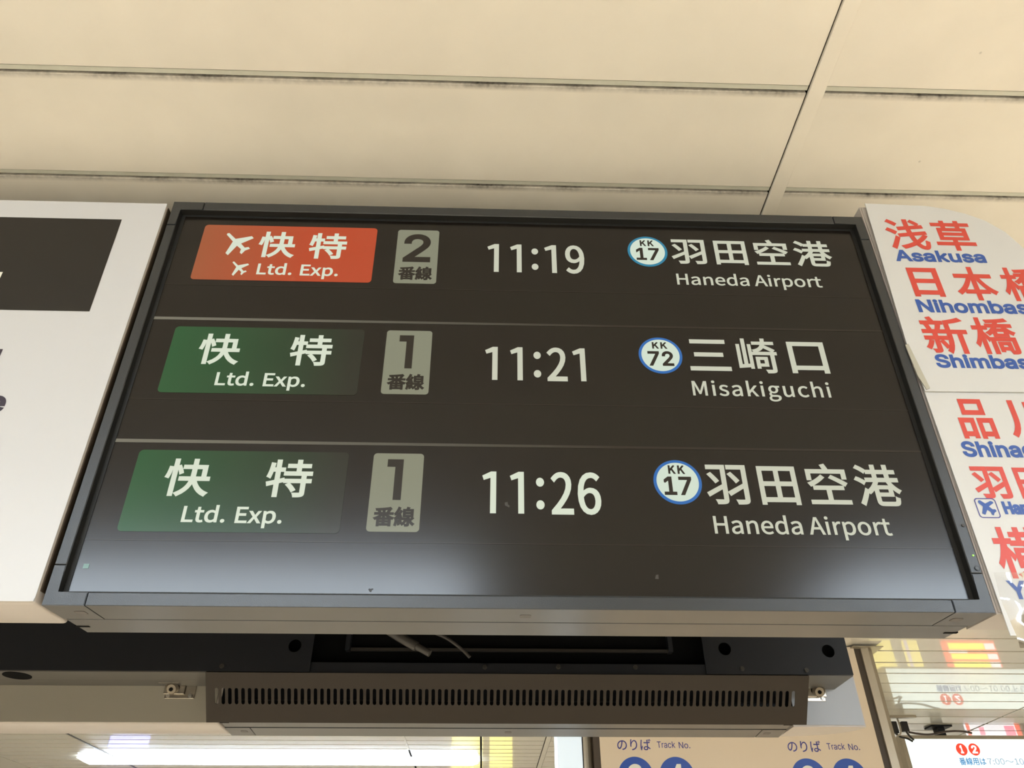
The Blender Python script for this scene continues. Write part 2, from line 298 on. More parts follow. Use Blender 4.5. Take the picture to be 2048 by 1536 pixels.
# letter outlines: [advance, contour, contour, ...]; a contour lists handle, point, handle (x, y) in 1/1000 em
GLYPHS = [
[210],
[292,[107,-14,146,-14,184,-14,215,16,215,59,215,103,184,132,146,132,107,132,77,103,77,59,77,16]],
[583,[145,-14,292,-14,438,-14,532,119,532,388,532,654,438,784,292,784,145,784,53,654,53,388,53,119],[379,64,292,64,205,64,145,162,145,388,145,612,205,708,292,708,379,708,439,612,439,388,439,162]],
[583,[92,27,92,0,233,0,374,0,515,0,515,27,515,53,515,80,463,80,412,80,360,80,360,310,360,540,360,770,336,770,311,770,287,770,245,746,195,728,127,715,127,695,127,675,127,654,173,654,219,654,265,654,265,463,265,271,265,80,207,80,150,80,92,80,92,53]],
[583,[46,19,46,0,208,0,369,0,530,0,530,28,530,55,530,83,459,83,388,83,317,83,278,83,231,79,191,76,372,247,494,403,494,558,494,694,407,784,269,784,171,784,104,739,42,671,61,653,79,635,98,617,141,668,194,706,257,706,353,706,399,642,399,554,399,421,288,268,46,57,46,38]],
[583,[157,-14,276,-14,414,-14,524,68,524,206,524,312,452,379,361,401,361,403,361,405,361,407,443,435,498,498,498,591,498,713,403,784,273,784,185,784,117,745,59,692,76,672,93,652,110,631,154,675,208,706,270,706,351,706,400,658,400,584,400,501,347,437,187,437,187,412,187,388,187,363,366,363,426,303,426,209,426,121,362,66,270,66,183,66,125,108,80,154,63,134,47,113,30,92,81,37]],
[583,[357,71,357,0,387,0,417,0,447,0,447,71,447,141,447,212,482,212,516,212,550,212,550,238,550,263,550,289,516,289,482,289,447,289,447,449,447,610,447,770,412,770,377,770,341,770,235,605,128,440,21,275,21,254,21,233,21,212,133,212,245,212,357,212,357,141],[357,368,357,289,278,289,200,289,121,289,179,376,238,464,296,551,318,589,339,628,358,665,360,665,361,665,362,665,360,626,357,563,357,525,357,446]],
[583,[154,-14,275,-14,404,-14,527,82,527,250,527,420,422,496,295,496,249,496,214,484,180,465,186,540,193,614,200,688,296,688,393,688,489,688,489,715,489,743,489,770,365,770,240,770,116,770,107,650,99,530,90,411,107,400,125,389,142,378,186,408,218,423,270,423,367,423,430,358,430,248,430,136,357,66,266,66,176,66,120,107,77,151,61,130,44,109,28,88,81,37]],
[583,[169,-14,316,-14,436,-14,538,87,538,236,538,398,454,478,324,478,264,478,196,443,149,386,153,624,241,705,348,705,394,705,440,682,470,646,488,666,506,685,524,705,481,751,423,784,343,784,194,784,59,669,59,368,59,113],[162,149,151,309,202,380,261,407,308,407,401,407,446,340,446,236,446,131,390,62,316,62,220,62]],
[583,[222,292,208,0,241,0,275,0,308,0,320,301,353,481,534,712,534,731,534,751,534,770,373,770,212,770,51,770,51,743,51,715,51,688,176,688,301,688,425,688,274,478]],
[583,[151,-14,294,-14,438,-14,535,74,535,185,535,291,473,349,405,388,405,389,405,391,405,393,451,429,507,498,507,579,507,697,428,782,296,782,176,782,85,703,85,586,85,505,133,447,189,409,189,407,189,406,189,404,119,367,48,294,48,191,48,72],[398,464,347,418,255,454,172,495,172,586,172,661,224,710,295,710,377,710,425,650,425,574,425,517],[384,58,295,58,203,58,133,118,133,200,133,273,178,334,239,374,349,330,443,292,443,188,443,111]],
[583,[163,-14,247,-14,391,-14,526,106,526,418,526,663,415,784,267,784,147,784,46,684,46,534,46,375,130,292,258,292,322,292,389,329,436,386,429,147,342,66,244,66,193,66,147,88,113,125,96,105,78,85,61,65,104,20],[424,625,435,466,383,393,326,363,274,363,183,363,137,431,137,534,137,640,193,709,268,709,366,709]],
[292,[107,410,146,410,184,410,215,439,215,483,215,526,184,557,146,557,107,557,77,526,77,483,77,439],[107,-14,146,-14,184,-14,215,16,215,59,215,103,184,132,146,132,107,132,77,103,77,59,77,16]],
[639,[91,257,4,0,37,0,69,0,102,0,127,78,152,157,176,235,270,235,364,235,458,235,482,157,507,78,532,0,566,0,600,0,634,0,547,257,460,513,373,770,337,770,301,770,265,770,178,513],[278,312,201,312,213,352,226,391,238,431,266,518,291,601,315,691,317,691,318,691,319,691,345,602,369,518,397,431,409,391,422,352,434,312,356,312]],
[619,[106,257,106,0,258,0,409,0,561,0,561,28,561,55,561,83,442,83,322,83,203,83,203,176,203,270,203,363,300,363,397,363,495,363,495,391,495,419,495,446,397,446,300,446,203,446,203,527,203,607,203,688,318,688,434,688,549,688,549,715,549,743,549,770,402,770,254,770,106,770,106,513]],
[765,[106,257,106,0,138,0,171,0,203,0,203,121,203,242,203,363,322,363,442,363,562,363,562,242,562,121,562,0,595,0,627,0,660,0,660,257,660,513,660,770,627,770,595,770,562,770,562,662,562,555,562,447,442,447,322,447,203,447,203,555,203,662,203,770,171,770,138,770,106,770,106,513]],
[679,[106,257,106,0,138,0,171,0,203,0,203,81,203,162,203,244,247,296,291,349,335,401,412,268,489,134,566,0,602,0,638,0,674,0,582,159,489,319,396,478,477,575,557,673,638,770,601,770,564,770,527,770,420,641,312,512,205,383,204,383,203,383,203,383,203,512,203,641,203,770,171,770,138,770,106,770,106,513]],
[570,[106,257,106,0,251,0,395,0,540,0,540,28,540,55,540,83,428,83,315,83,203,83,203,312,203,541,203,770,171,770,138,770,106,770,106,513]],
[853,[106,257,106,0,135,0,164,0,193,0,193,142,193,284,193,426,193,493,187,586,181,653,182,653,183,653,185,653,206,595,226,536,247,478,296,345,344,211,393,78,415,78,436,78,458,78,506,211,555,345,603,478,624,536,644,595,665,653,666,653,668,653,669,653,664,586,657,493,657,426,657,284,657,142,657,0,687,0,717,0,747,0,747,257,747,513,747,770,708,770,669,770,630,770,581,633,532,495,483,358,465,306,450,251,430,197,428,197,427,197,425,197,407,251,390,306,370,358,321,495,272,633,223,770,184,770,145,770,106,770,106,513]],
[591,[132,-14,228,-14,298,-14,362,23,417,68,418,68,419,68,420,68,423,46,426,23,429,0,455,0,481,0,507,0,507,117,507,234,507,351,507,493,450,585,310,585,217,585,138,544,86,511,98,488,111,466,123,444,168,475,228,505,294,505,388,505,412,435,412,361,169,334,62,272,62,148,62,45],[310,64,255,64,199,64,154,89,154,154,154,228,220,275,412,297,412,244,412,192,412,139,356,89]],
[536,[170,-14,321,-14,390,-14,455,14,506,58,492,79,478,101,464,123,429,91,382,66,330,66,225,66,153,153,153,285,153,416,229,504,333,504,377,504,414,484,446,455,463,476,479,497,495,518,455,554,403,585,329,585,182,585,55,475,55,285,55,96]],
[651,[148,-14,291,-14,359,-14,420,23,464,67,465,67,466,67,467,67,470,45,473,22,476,0,502,0,528,0,555,0,555,279,555,557,555,836,522,836,490,836,458,836,458,763,458,690,458,617,460,584,461,551,463,519,413,560,370,585,303,585,172,585,56,470,56,285,56,95],[364,67,312,67,212,67,154,148,154,286,154,416,228,504,319,504,367,504,411,487,458,444,458,345,458,245,458,145,411,92]],
[582,[175,-14,328,-14,404,-14,465,12,515,44,504,65,492,87,481,108,438,80,394,63,338,63,230,63,155,141,149,263,277,263,405,263,534,263,536,277,538,296,538,317,538,480,456,585,310,585,180,585,55,471,55,285,55,97],[250,331,148,331,160,444,231,508,312,508,401,508,454,446,454,331,352,331]],
[592,[150,-263,289,-263,465,-263,578,-171,578,-65,578,29,511,70,379,70,342,70,304,70,267,70,190,70,167,97,167,132,167,164,183,183,204,201,229,188,261,181,288,181,405,181,497,257,497,379,497,429,478,471,451,497,489,497,528,497,567,497,567,521,567,546,567,570,501,570,435,570,369,570,349,579,320,585,288,585,173,585,75,506,75,381,75,313,111,257,149,228,149,227,149,225,149,224,119,203,86,165,86,118,86,72,108,42,138,24,138,22,138,21,138,19,84,-14,54,-61,54,-110,54,-208],[354,246,288,246,223,246,167,298,167,381,167,465,222,515,288,515,356,515,410,465,410,381,410,298],[413,-196,303,-196,199,-196,138,-158,138,-97,138,-64,154,-29,195,0,221,-6,248,-8,269,-8,302,-8,335,-8,368,-8,443,-8,483,-27,483,-81,483,-140]],
[638,[97,279,97,0,129,0,161,0,193,0,193,138,193,276,193,414,250,472,290,501,349,501,424,501,457,456,457,349,457,232,457,116,457,0,489,0,521,0,553,0,553,120,553,241,553,361,553,506,498,585,378,585,300,585,242,542,189,489,190,529,192,568,193,607,193,683,193,760,193,836,161,836,129,836,97,836,97,557]],
[289,[97,190,97,0,129,0,161,0,193,0,193,190,193,380,193,570,161,570,129,570,97,570,97,380],[107,688,145,688,183,688,209,713,209,752,209,789,183,814,145,814,107,814,82,789,82,752,82,713]],
[580,[97,279,97,0,128,0,160,0,191,0,191,50,191,100,191,150,227,192,263,234,298,275,354,183,410,92,465,0,500,0,535,0,569,0,498,113,426,227,354,340,417,417,481,494,544,570,508,570,473,570,437,570,356,470,276,370,195,270,194,270,193,270,191,270,191,459,191,647,191,836,160,836,128,836,97,836,97,557]],
[641,[97,190,97,0,129,0,161,0,193,0,193,138,193,276,193,414,250,472,290,501,349,501,424,501,457,456,457,349,457,232,457,116,457,0,489,0,521,0,553,0,553,120,553,241,553,361,553,506,498,585,378,585,300,585,241,542,187,487,186,487,186,487,185,487,182,515,179,543,175,570,149,570,123,570,97,570,97,380]],
[637,[179,-14,318,-14,458,-14,582,96,582,285,582,475,458,585,318,585,179,585,55,475,55,285,55,96],[417,66,318,66,220,66,153,153,153,285,153,416,220,504,318,504,417,504,484,416,484,285,484,153]],
[651,[97,30,97,-241,129,-241,161,-241,193,-241,193,-176,193,-112,193,-47,192,-14,191,19,190,53,242,9,296,-14,348,-14,478,-14,596,99,596,294,596,471,516,585,369,585,303,585,238,547,187,504,186,504,186,504,185,504,182,526,179,548,175,570,149,570,123,570,97,570,97,300],[426,67,332,67,294,67,244,82,193,126,193,226,193,326,193,426,248,477,297,504,345,504,454,504,496,420,496,293,496,152]],
[408,[97,190,97,0,129,0,161,0,193,0,193,122,193,244,193,367,231,463,289,499,336,499,360,499,373,496,392,489,398,517,404,545,410,572,392,582,374,585,349,585,286,585,227,539,187,466,186,466,186,466,185,466,182,501,179,536,175,570,149,570,123,570,97,570,97,380]],
[492,[165,-14,246,-14,380,-14,453,63,453,155,453,264,362,297,279,329,215,353,157,374,157,428,157,473,190,511,263,511,313,511,353,488,392,460,407,480,423,500,438,520,395,556,332,585,262,585,137,585,65,514,65,423,65,326,151,288,231,258,294,235,361,208,361,150,361,101,325,61,249,61,181,61,130,88,80,129,64,108,49,86,34,65,87,20]],
[396,[154,-14,275,-14,311,-14,349,-3,381,7,375,32,369,56,362,80,343,71,318,64,297,64,231,64,209,104,209,173,209,280,209,386,209,493,261,493,313,493,364,493,364,519,364,544,364,570,313,570,261,570,209,570,209,624,209,678,209,731,182,731,156,731,129,731,126,678,122,624,119,570,89,569,58,567,28,565,28,541,28,517,28,493,57,493,85,493,113,493,113,387,113,282,113,176,113,62]],
[638,[143,-14,264,-14,341,-14,398,27,452,89,453,89,454,89,455,89,457,60,460,30,462,0,489,0,515,0,542,0,542,190,542,380,542,570,510,570,478,570,446,570,446,436,446,301,446,166,392,99,351,69,292,69,216,69,185,114,185,221,185,337,185,454,185,570,153,570,120,570,88,570,88,450,88,329,88,209,88,63]],
[523,[78,99,16,0,49,0,83,0,117,0,142,44,168,89,193,133,213,168,231,203,251,235,253,235,255,235,256,235,278,203,299,168,318,133,346,89,374,44,402,0,437,0,472,0,507,0,445,96,382,192,319,288,377,382,435,476,493,570,459,570,426,570,393,570,369,529,346,487,322,445,305,413,289,382,272,350,270,350,269,350,267,350,248,382,228,413,211,445,186,487,160,529,134,570,100,570,65,570,30,570,88,479,146,388,204,297,141,198]],
[1050,[441,425,496,370,569,296,637,257,732,257,843,257,940,321,1006,441,981,454,957,468,932,481,889,398,816,342,733,342,658,342,610,373,555,429,481,502,414,541,318,541,207,541,110,477,44,357,69,344,94,331,119,317,162,400,234,456,317,456,394,456]],
[1050,[298,649,500,674,488,578,467,478,441,391,388,213,332,143,283,143,235,143,174,202,174,334,174,477],[574,578,587,676,766,661,868,529,868,371,868,189,736,88,601,59,577,54,544,48,511,45,527,19,543,-7,560,-33,809,0,954,147,954,368,954,581,797,754,551,754,295,754,92,555,92,327,92,153,186,46,279,46,377,46,459,157,524,373,554,471]],
[1050,[262,785,268,803,237,805,206,807,175,810,175,788,173,759,169,735,155,648,121,447,121,293,121,151,140,36,161,-39,185,-37,210,-35,234,-34,233,-22,233,-7,232,3,231,16,233,36,236,50,247,102,286,209,311,283,297,294,282,305,268,316,250,273,225,209,208,162,201,213,197,257,197,308,197,425,229,633,250,731,253,750],[676,205,710,194,710,182,711,170,711,158,711,88,685,43,597,43,521,43,468,72,468,126,468,178,524,211,603,211,641,211],[784,788,787,809,755,809,724,809,692,809,694,791,696,763,696,745,696,701,696,658,696,614,664,614,631,613,598,612,535,612,479,616,419,621,419,595,419,568,419,542,481,538,536,535,596,535,629,535,663,536,696,537,697,451,704,348,707,267,676,273,644,276,609,276,472,276,393,206,393,118,393,23,471,-33,611,-33,753,-33,793,50,793,137,793,144,793,151,793,159,847,128,899,86,952,37,967,60,982,84,998,107,943,157,875,209,790,243,786,331,778,436,777,542,840,546,901,553,959,562,959,589,959,616,959,643,903,632,841,624,777,619,778,668,779,717,780,746,782,767]],
[1050,[236,773,243,791,212,794,181,797,150,799,150,776,147,748,144,724,131,638,96,437,96,283,96,140,114,25,136,-50,160,-49,185,-47,209,-45,208,-34,206,-18,206,-8,206,4,207,24,210,39,222,90,261,199,286,271,271,282,257,293,243,305,225,263,200,199,183,150,175,202,172,246,172,297,172,414,204,623,225,721,228,739],[871,794,852,832,835,827,818,821,800,816,820,775,845,712,860,667,878,673,896,680,914,686,899,728],[977,826,957,864,940,859,923,853,905,848,928,808,951,747,967,701,985,707,1003,713,1021,720,1005,762],[651,194,685,183,685,171,686,159,686,147,686,77,660,33,571,33,496,33,443,61,443,114,443,166,499,200,577,200,614,200],[757,776,762,798,730,798,699,798,667,798,669,779,671,751,671,733,671,690,671,646,671,603,638,602,605,602,571,601,511,601,454,604,394,609,394,583,394,557,394,530,456,526,511,524,570,524,604,525,638,526,671,526,672,439,679,336,682,255,651,262,619,265,584,265,446,265,369,194,369,107,369,13,445,-45,586,-45,728,-45,768,40,768,126,768,133,768,140,768,147,821,117,874,75,926,25,942,49,957,72,972,96,917,145,850,197,765,231,761,319,753,424,752,530,815,535,876,541,934,550,934,577,934,604,934,631,878,621,816,612,752,607,752,657,753,706,754,734,755,755]],
[1050,[334,752,356,829,325,830,294,831,264,832,262,804,260,773,255,742,243,657,223,502,223,402,223,334,229,275,234,235,261,237,288,239,315,242,309,294,309,330,313,371,326,508,447,700,579,700,689,700,746,580,746,414,746,150,567,57,339,23,356,-2,372,-27,389,-53,649,-5,832,123,832,415,832,636,732,775,592,775,459,775,350,644,307,537,313,610]],
[1050,[394,780,129,780,129,754,129,727,129,701,394,701,659,701,923,701,923,727,923,754,923,780,659,780],[411,437,196,437,196,411,196,384,196,358,411,358,626,358,841,358,841,384,841,411,841,437,626,437],[373,72,68,72,68,46,68,19,68,-7,373,-7,677,-7,981,-7,981,19,981,46,981,72,677,72]],
[1050,[370,805,58,805,58,778,58,752,58,726,193,726,328,726,463,726,463,456,463,187,463,-83,491,-83,519,-83,546,-83,546,103,546,288,546,474,667,409,808,321,881,263,900,286,918,310,937,334,853,398,686,493,561,554,556,548,551,542,546,537,546,600,546,663,546,726,695,726,845,726,994,726,994,752,994,778,994,805,682,805]],
[1050,[396,772,133,772,133,495,133,219,133,-58,161,-58,188,-58,215,-58,215,-28,215,2,215,32,422,32,629,32,836,32,836,3,836,-25,836,-54,864,-54,892,-54,920,-54,920,222,920,497,920,772,658,772],[422,112,215,112,215,306,215,500,215,693,422,693,629,693,836,693,836,500,836,306,836,112,629,112]],
[1050,[317,696,317,763,457,763,597,763,736,763,736,696,736,630,736,563,597,563,457,563,317,563,317,630],[433,837,241,837,241,721,241,604,241,487,433,487,625,487,817,487,817,604,817,721,817,837,625,837],[212,375,87,375,87,222,87,69,87,-84,112,-84,138,-84,163,-84,163,-65,163,-46,163,-27,236,-27,309,-27,382,-27,382,-43,382,-59,382,-75,409,-75,435,-75,461,-75,461,75,461,225,461,375,336,375],[236,49,163,49,163,133,163,217,163,300,236,300,309,300,382,300,382,217,382,133,382,49,309,49],[708,375,577,375,577,222,577,69,577,-84,602,-84,627,-84,652,-84,652,-65,652,-46,652,-27,732,-27,812,-27,892,-27,892,-44,892,-61,892,-78,918,-78,945,-78,972,-78,972,73,972,224,972,375,840,375],[732,49,652,49,652,133,652,217,652,300,732,300,812,300,892,300,892,217,892,133,892,49,812,49]],
[1050,[590,349,501,349,501,246,501,144,501,41,523,41,544,41,566,41,566,61,566,81,566,101,633,101,701,101,768,101,768,183,768,266,768,349,679,349],[566,246,566,290,612,290,657,290,703,290,703,246,703,203,703,160,657,160,612,160,566,160,566,203],[714,881,690,881,689,848,687,816,683,789,609,789,536,789,462,789,462,767,462,745,462,724,532,724,601,724,670,724,644,636,586,585,449,554,462,541,480,514,487,497,604,525,671,568,710,634,787,591,875,538,922,504,939,522,956,541,973,559,917,597,816,653,736,694,739,704,741,714,744,724,822,724,900,724,978,724,978,745,978,767,978,789,904,789,829,789,755,789,758,817,761,848,763,881,738,881],[624,494,431,494,431,472,431,450,431,428,577,428,723,428,869,428,869,287,869,147,869,7,869,-8,863,-14,846,-14,829,-14,769,-14,702,-12,713,-33,726,-63,730,-84,814,-84,868,-83,900,-71,933,-60,943,-38,943,6,943,147,943,287,943,428,966,428,988,428,1011,428,1011,450,1011,472,1011,494,817,494],[86,709,66,709,66,491,66,272,66,54,159,62,252,71,345,80,345,65,345,50,345,35,364,35,384,35,404,35,404,260,404,485,404,710,384,710,364,710,345,710,345,523,345,337,345,150,319,148,293,145,267,143,267,386,267,630,267,873,245,873,223,873,201,873,201,627,201,382,201,137,175,134,150,132,125,129,125,322,125,516,125,709,105,709]],
[1050,[194,825,167,825,167,706,167,586,167,467,167,287,153,105,29,-38,48,-49,81,-75,95,-92,232,64,248,266,248,467,248,586,248,706,248,825,221,825],[528,782,501,782,501,524,501,266,501,8,528,8,554,8,581,8,581,266,581,524,581,782,554,782],[881,828,854,828,854,524,854,221,854,-83,881,-83,909,-83,936,-83,936,221,936,524,936,828,909,828]],
[1050,[205,882,179,882,179,561,179,239,179,-83,205,-83,231,-83,257,-83,257,239,257,561,257,882,231,882],[104,677,84,680,77,595,58,479,29,410,50,402,71,395,91,388,120,464,139,586,144,671,124,674],[278,697,259,689,291,626,325,543,337,493,357,502,376,512,396,522,383,571,348,652,315,713,297,705],[846,480,846,400,791,400,737,400,683,400,687,445,688,489,688,533,688,569,688,605,688,641,741,641,793,641,846,641,846,561],[636,882,609,882,609,827,609,771,609,715,541,715,472,715,403,715,403,690,403,666,403,641,472,641,541,641,609,641,609,605,609,569,609,533,609,491,608,445,604,400,518,400,432,400,347,400,347,375,347,349,347,324,429,324,511,324,593,324,566,194,497,65,312,-27,330,-42,357,-71,368,-88,544,9,624,140,660,273,721,108,818,-22,966,-87,978,-64,1004,-30,1023,-14,876,40,775,168,718,324,817,324,915,324,1014,324,1014,349,1014,375,1014,400,984,400,953,400,923,400,923,505,923,610,923,715,845,715,766,715,688,715,688,771,688,827,688,882,662,882]],
[1050,[396,233,378,224,410,171,447,100,464,54,483,65,501,76,520,87,504,131,466,200,432,252,414,243],[163,242,142,247,121,183,86,118,43,71,59,62,86,42,99,32,140,81,182,158,206,231,185,236],[699,800,581,782,581,661,581,541,581,420,581,280,572,100,483,-26,500,-36,532,-60,544,-75,641,62,654,269,654,420,654,431,654,443,654,454,708,454,761,454,814,454,814,276,814,99,814,-79,840,-79,865,-79,891,-79,891,99,891,276,891,454,929,454,968,454,1006,454,1006,478,1006,503,1006,527,889,527,772,527,654,527,654,595,654,662,654,729,766,746,886,773,974,806,952,825,931,844,910,863,834,832],[249,875,225,869,242,839,258,804,271,772,202,772,133,772,64,772,64,750,64,728,64,706,219,706,374,706,528,706,528,728,528,750,528,772,470,772,411,772,353,772,339,807,316,852,296,887,272,881],[421,695,396,701,383,652,359,581,339,533,242,533,145,533,48,533,48,510,48,488,48,465,120,465,192,465,264,465,264,429,264,393,264,356,193,356,123,356,53,356,53,333,53,310,53,287,123,287,193,287,264,287,264,197,264,108,264,19,264,8,262,6,251,5,239,4,207,4,170,5,181,-14,191,-43,193,-62,245,-62,280,-61,305,-49,329,-38,336,-19,336,18,336,107,336,197,336,287,402,287,467,287,533,287,533,310,533,333,533,356,467,356,402,356,336,356,336,393,336,429,336,465,406,465,475,465,545,465,545,488,545,510,545,533,500,533,456,533,411,533,431,577,451,633,470,685,445,690],[154,689,132,684,153,637,169,574,173,533,196,539,219,545,242,551,236,591,218,653,196,699,175,694]],
[1050,[266,271,266,370,440,370,615,370,790,370,790,271,790,173,790,75,615,75,440,75,266,75,266,173],[440,447,266,447,266,542,266,637,266,732,440,732,615,732,790,732,790,637,790,542,790,447,615,447],[415,811,185,811,185,516,185,222,185,-72,212,-72,239,-72,266,-72,266,-50,266,-27,266,-4,440,-4,615,-4,790,-4,790,-25,790,-46,790,-67,818,-67,846,-67,874,-67,874,225,874,518,874,811,644,811]],
[1050,[511,881,483,881,483,808,483,734,483,661,345,661,207,661,68,661,68,634,68,607,68,581,174,581,280,581,386,581,309,402,179,232,39,147,58,131,84,103,97,83,249,187,384,375,466,581,472,581,478,581,483,581,483,451,483,322,483,192,401,192,319,192,237,192,237,166,237,139,237,112,319,112,401,112,483,112,483,47,483,-19,483,-84,511,-84,539,-84,566,-84,566,-19,566,47,566,112,648,112,729,112,811,112,811,139,811,166,811,192,729,192,648,192,566,192,566,322,566,451,566,581,571,581,576,581,581,581,661,375,796,186,952,85,966,107,994,138,1014,153,868,237,735,403,660,581,768,581,876,581,984,581,984,607,984,634,984,661,845,661,706,661,566,661,566,734,566,808,566,881,539,881]],
[1050,[595,78,571,92,526,49,435,-2,357,-32,374,-45,398,-70,411,-85,486,-54,581,-1,641,50,618,64],[779,60,759,45,830,7,918,-49,961,-86,981,-70,1001,-53,1021,-37,975,0,883,54,817,89,798,75],[225,882,201,882,201,807,201,732,201,658,152,658,103,658,54,658,54,633,54,608,54,583,100,583,147,583,193,583,161,439,95,273,28,184,41,166,60,136,68,116,118,184,165,294,201,410,201,245,201,81,201,-83,225,-83,250,-83,274,-83,274,83,274,248,274,414,306,361,342,295,358,262,373,282,388,303,402,324,384,351,303,470,274,505,274,531,274,557,274,583,312,583,349,583,387,583,387,571,387,559,387,547,477,547,567,547,658,547,658,521,658,495,658,470,583,470,508,470,433,470,433,352,433,234,433,116,612,116,791,116,970,116,970,234,970,352,970,470,890,470,811,470,731,470,731,495,731,521,731,547,824,547,917,547,1009,547,1009,570,1009,592,1009,614,959,614,908,614,857,614,857,650,857,685,857,721,900,721,943,721,985,721,985,742,985,764,985,786,943,786,900,786,857,786,857,818,857,850,857,882,833,882,808,882,784,882,784,850,784,818,784,786,728,786,672,786,616,786,616,818,616,850,616,882,591,882,566,882,541,882,541,850,541,818,541,786,500,786,458,786,417,786,417,764,417,742,417,721,458,721,500,721,541,721,541,685,541,650,541,614,494,614,446,614,399,614,399,629,399,643,399,658,357,658,316,658,274,658,274,732,274,807,274,882,250,882],[672,614,616,614,616,650,616,685,616,721,672,721,728,721,784,721,784,685,784,650,784,614,728,614],[503,235,503,266,555,266,606,266,658,266,658,235,658,204,658,173,606,173,555,173,503,173,503,204],[731,235,731,266,786,266,841,266,896,266,896,235,896,204,896,173,841,173,786,173,731,173,731,204],[503,382,503,412,555,412,606,412,658,412,658,382,658,352,658,321,606,321,555,321,503,321,503,352],[731,382,731,412,786,412,841,412,896,412,896,382,896,352,896,321,841,321,786,321,731,321,731,352]],
[1050,[591,496,591,526,658,526,724,526,790,526,790,496,790,465,790,435,724,435,658,435,591,435,591,465],[711,643,751,643,764,621,779,600,796,579,727,579,658,579,589,579,606,600,620,621,632,643,672,643],[904,850,889,868,780,841,577,827,413,821,421,807,430,782,431,767,488,768,551,770,613,774,607,752,598,729,587,707,523,707,458,707,394,707,394,686,394,664,394,643,446,643,498,643,549,643,506,580,445,521,361,476,378,465,400,441,411,423,454,449,491,476,523,506,523,465,523,424,523,383,636,383,748,383,860,383,860,425,860,467,860,508,896,475,934,446,972,426,982,444,1004,471,1021,484,949,516,875,577,826,643,882,643,939,643,996,643,996,664,996,686,996,707,886,707,775,707,665,707,674,731,683,755,690,779,783,788,870,799,935,814,919,832],[597,334,407,334,407,195,407,55,407,-84,431,-84,456,-84,480,-84,480,34,480,153,480,271,622,271,764,271,905,271,905,180,905,90,905,-1,905,-13,901,-16,888,-17,875,-18,831,-18,782,-17,792,-36,803,-63,807,-83,873,-83,917,-83,943,-71,972,-59,979,-39,979,-2,979,110,979,222,979,334,788,334],[648,214,558,214,558,133,558,53,558,-28,577,-28,597,-28,617,-28,617,-13,617,3,617,19,687,19,757,19,828,19,828,84,828,149,828,214,738,214],[617,132,617,163,667,163,717,163,767,163,767,132,767,101,767,70,717,70,667,70,617,70,617,101],[219,882,195,882,195,806,195,730,195,654,148,654,102,654,55,654,55,630,55,605,55,581,99,581,144,581,188,581,159,438,96,272,33,184,45,166,64,136,72,116,119,183,162,291,195,403,195,241,195,79,195,-83,219,-83,243,-83,267,-83,267,82,267,246,267,411,297,358,333,293,347,259,361,279,375,298,390,317,372,346,294,464,267,500,267,527,267,554,267,581,306,581,345,581,383,581,383,605,383,630,383,654,345,654,306,654,267,654,267,730,267,806,267,882,243,882]],
[1050,[688,835,672,819,727,784,794,732,827,697,843,715,859,732,875,749,840,784,772,832,718,866,703,850],[112,837,97,819,161,786,237,732,274,693,290,713,306,732,321,752,284,790,205,840,142,872,127,854],[55,552,40,534,105,502,183,452,222,415,237,435,252,456,268,476,229,512,148,560,84,588,69,570],[116,60,66,-22,89,-37,112,-53,136,-68,189,30,250,163,297,275,277,291,256,306,235,321,184,201],[944,361,921,373,869,300,797,235,713,181,691,233,672,297,658,368,771,383,884,398,998,413,994,436,990,460,986,483,872,469,757,454,643,440,636,484,628,533,623,582,734,595,846,609,957,622,953,646,950,669,946,693,836,680,727,667,617,654,610,727,608,803,608,880,581,880,554,880,527,880,528,800,532,722,538,646,470,638,402,630,334,622,338,597,341,573,345,548,411,556,478,564,544,572,549,523,557,476,564,430,481,419,398,409,315,398,319,374,323,349,327,325,410,335,494,346,578,357,595,275,617,201,643,138,543,82,430,38,312,7,331,-12,351,-41,361,-61,473,-28,579,16,675,70,729,-27,796,-85,879,-85,961,-85,991,-35,1005,141,985,148,956,165,939,183,932,45,917,-6,883,-6,832,-6,785,37,745,112,842,175,926,251,988,337,966,349]],
[1050,[116,831,100,812,166,775,252,721,294,684,310,705,326,727,342,748,298,784,211,835,147,868,131,849],[55,558,40,539,106,504,193,451,236,416,251,438,266,460,282,482,238,516,150,566,84,598,69,578],[101,58,53,-20,79,-33,105,-46,131,-59,183,35,244,160,291,270,268,283,245,295,222,308,170,191],[535,162,508,170,466,92,395,15,327,-37,347,-47,379,-72,395,-86,462,-28,539,60,587,146,561,154],[758,150,736,138,809,72,894,-19,933,-77,956,-63,979,-49,1002,-36,961,23,874,111,803,173,780,161],[579,796,430,771,430,609,430,447,430,286,391,286,352,286,313,286,313,262,313,239,313,215,544,215,776,215,1007,215,1007,239,1007,262,1007,286,950,286,893,286,835,286,835,358,835,430,835,502,883,502,932,502,980,502,980,526,980,550,980,575,822,575,665,575,507,575,507,623,507,671,507,720,651,745,808,780,920,820,895,838,869,856,843,874,750,836],[756,358,756,286,673,286,590,286,507,286,507,358,507,430,507,502,590,502,673,502,756,502,756,430]],
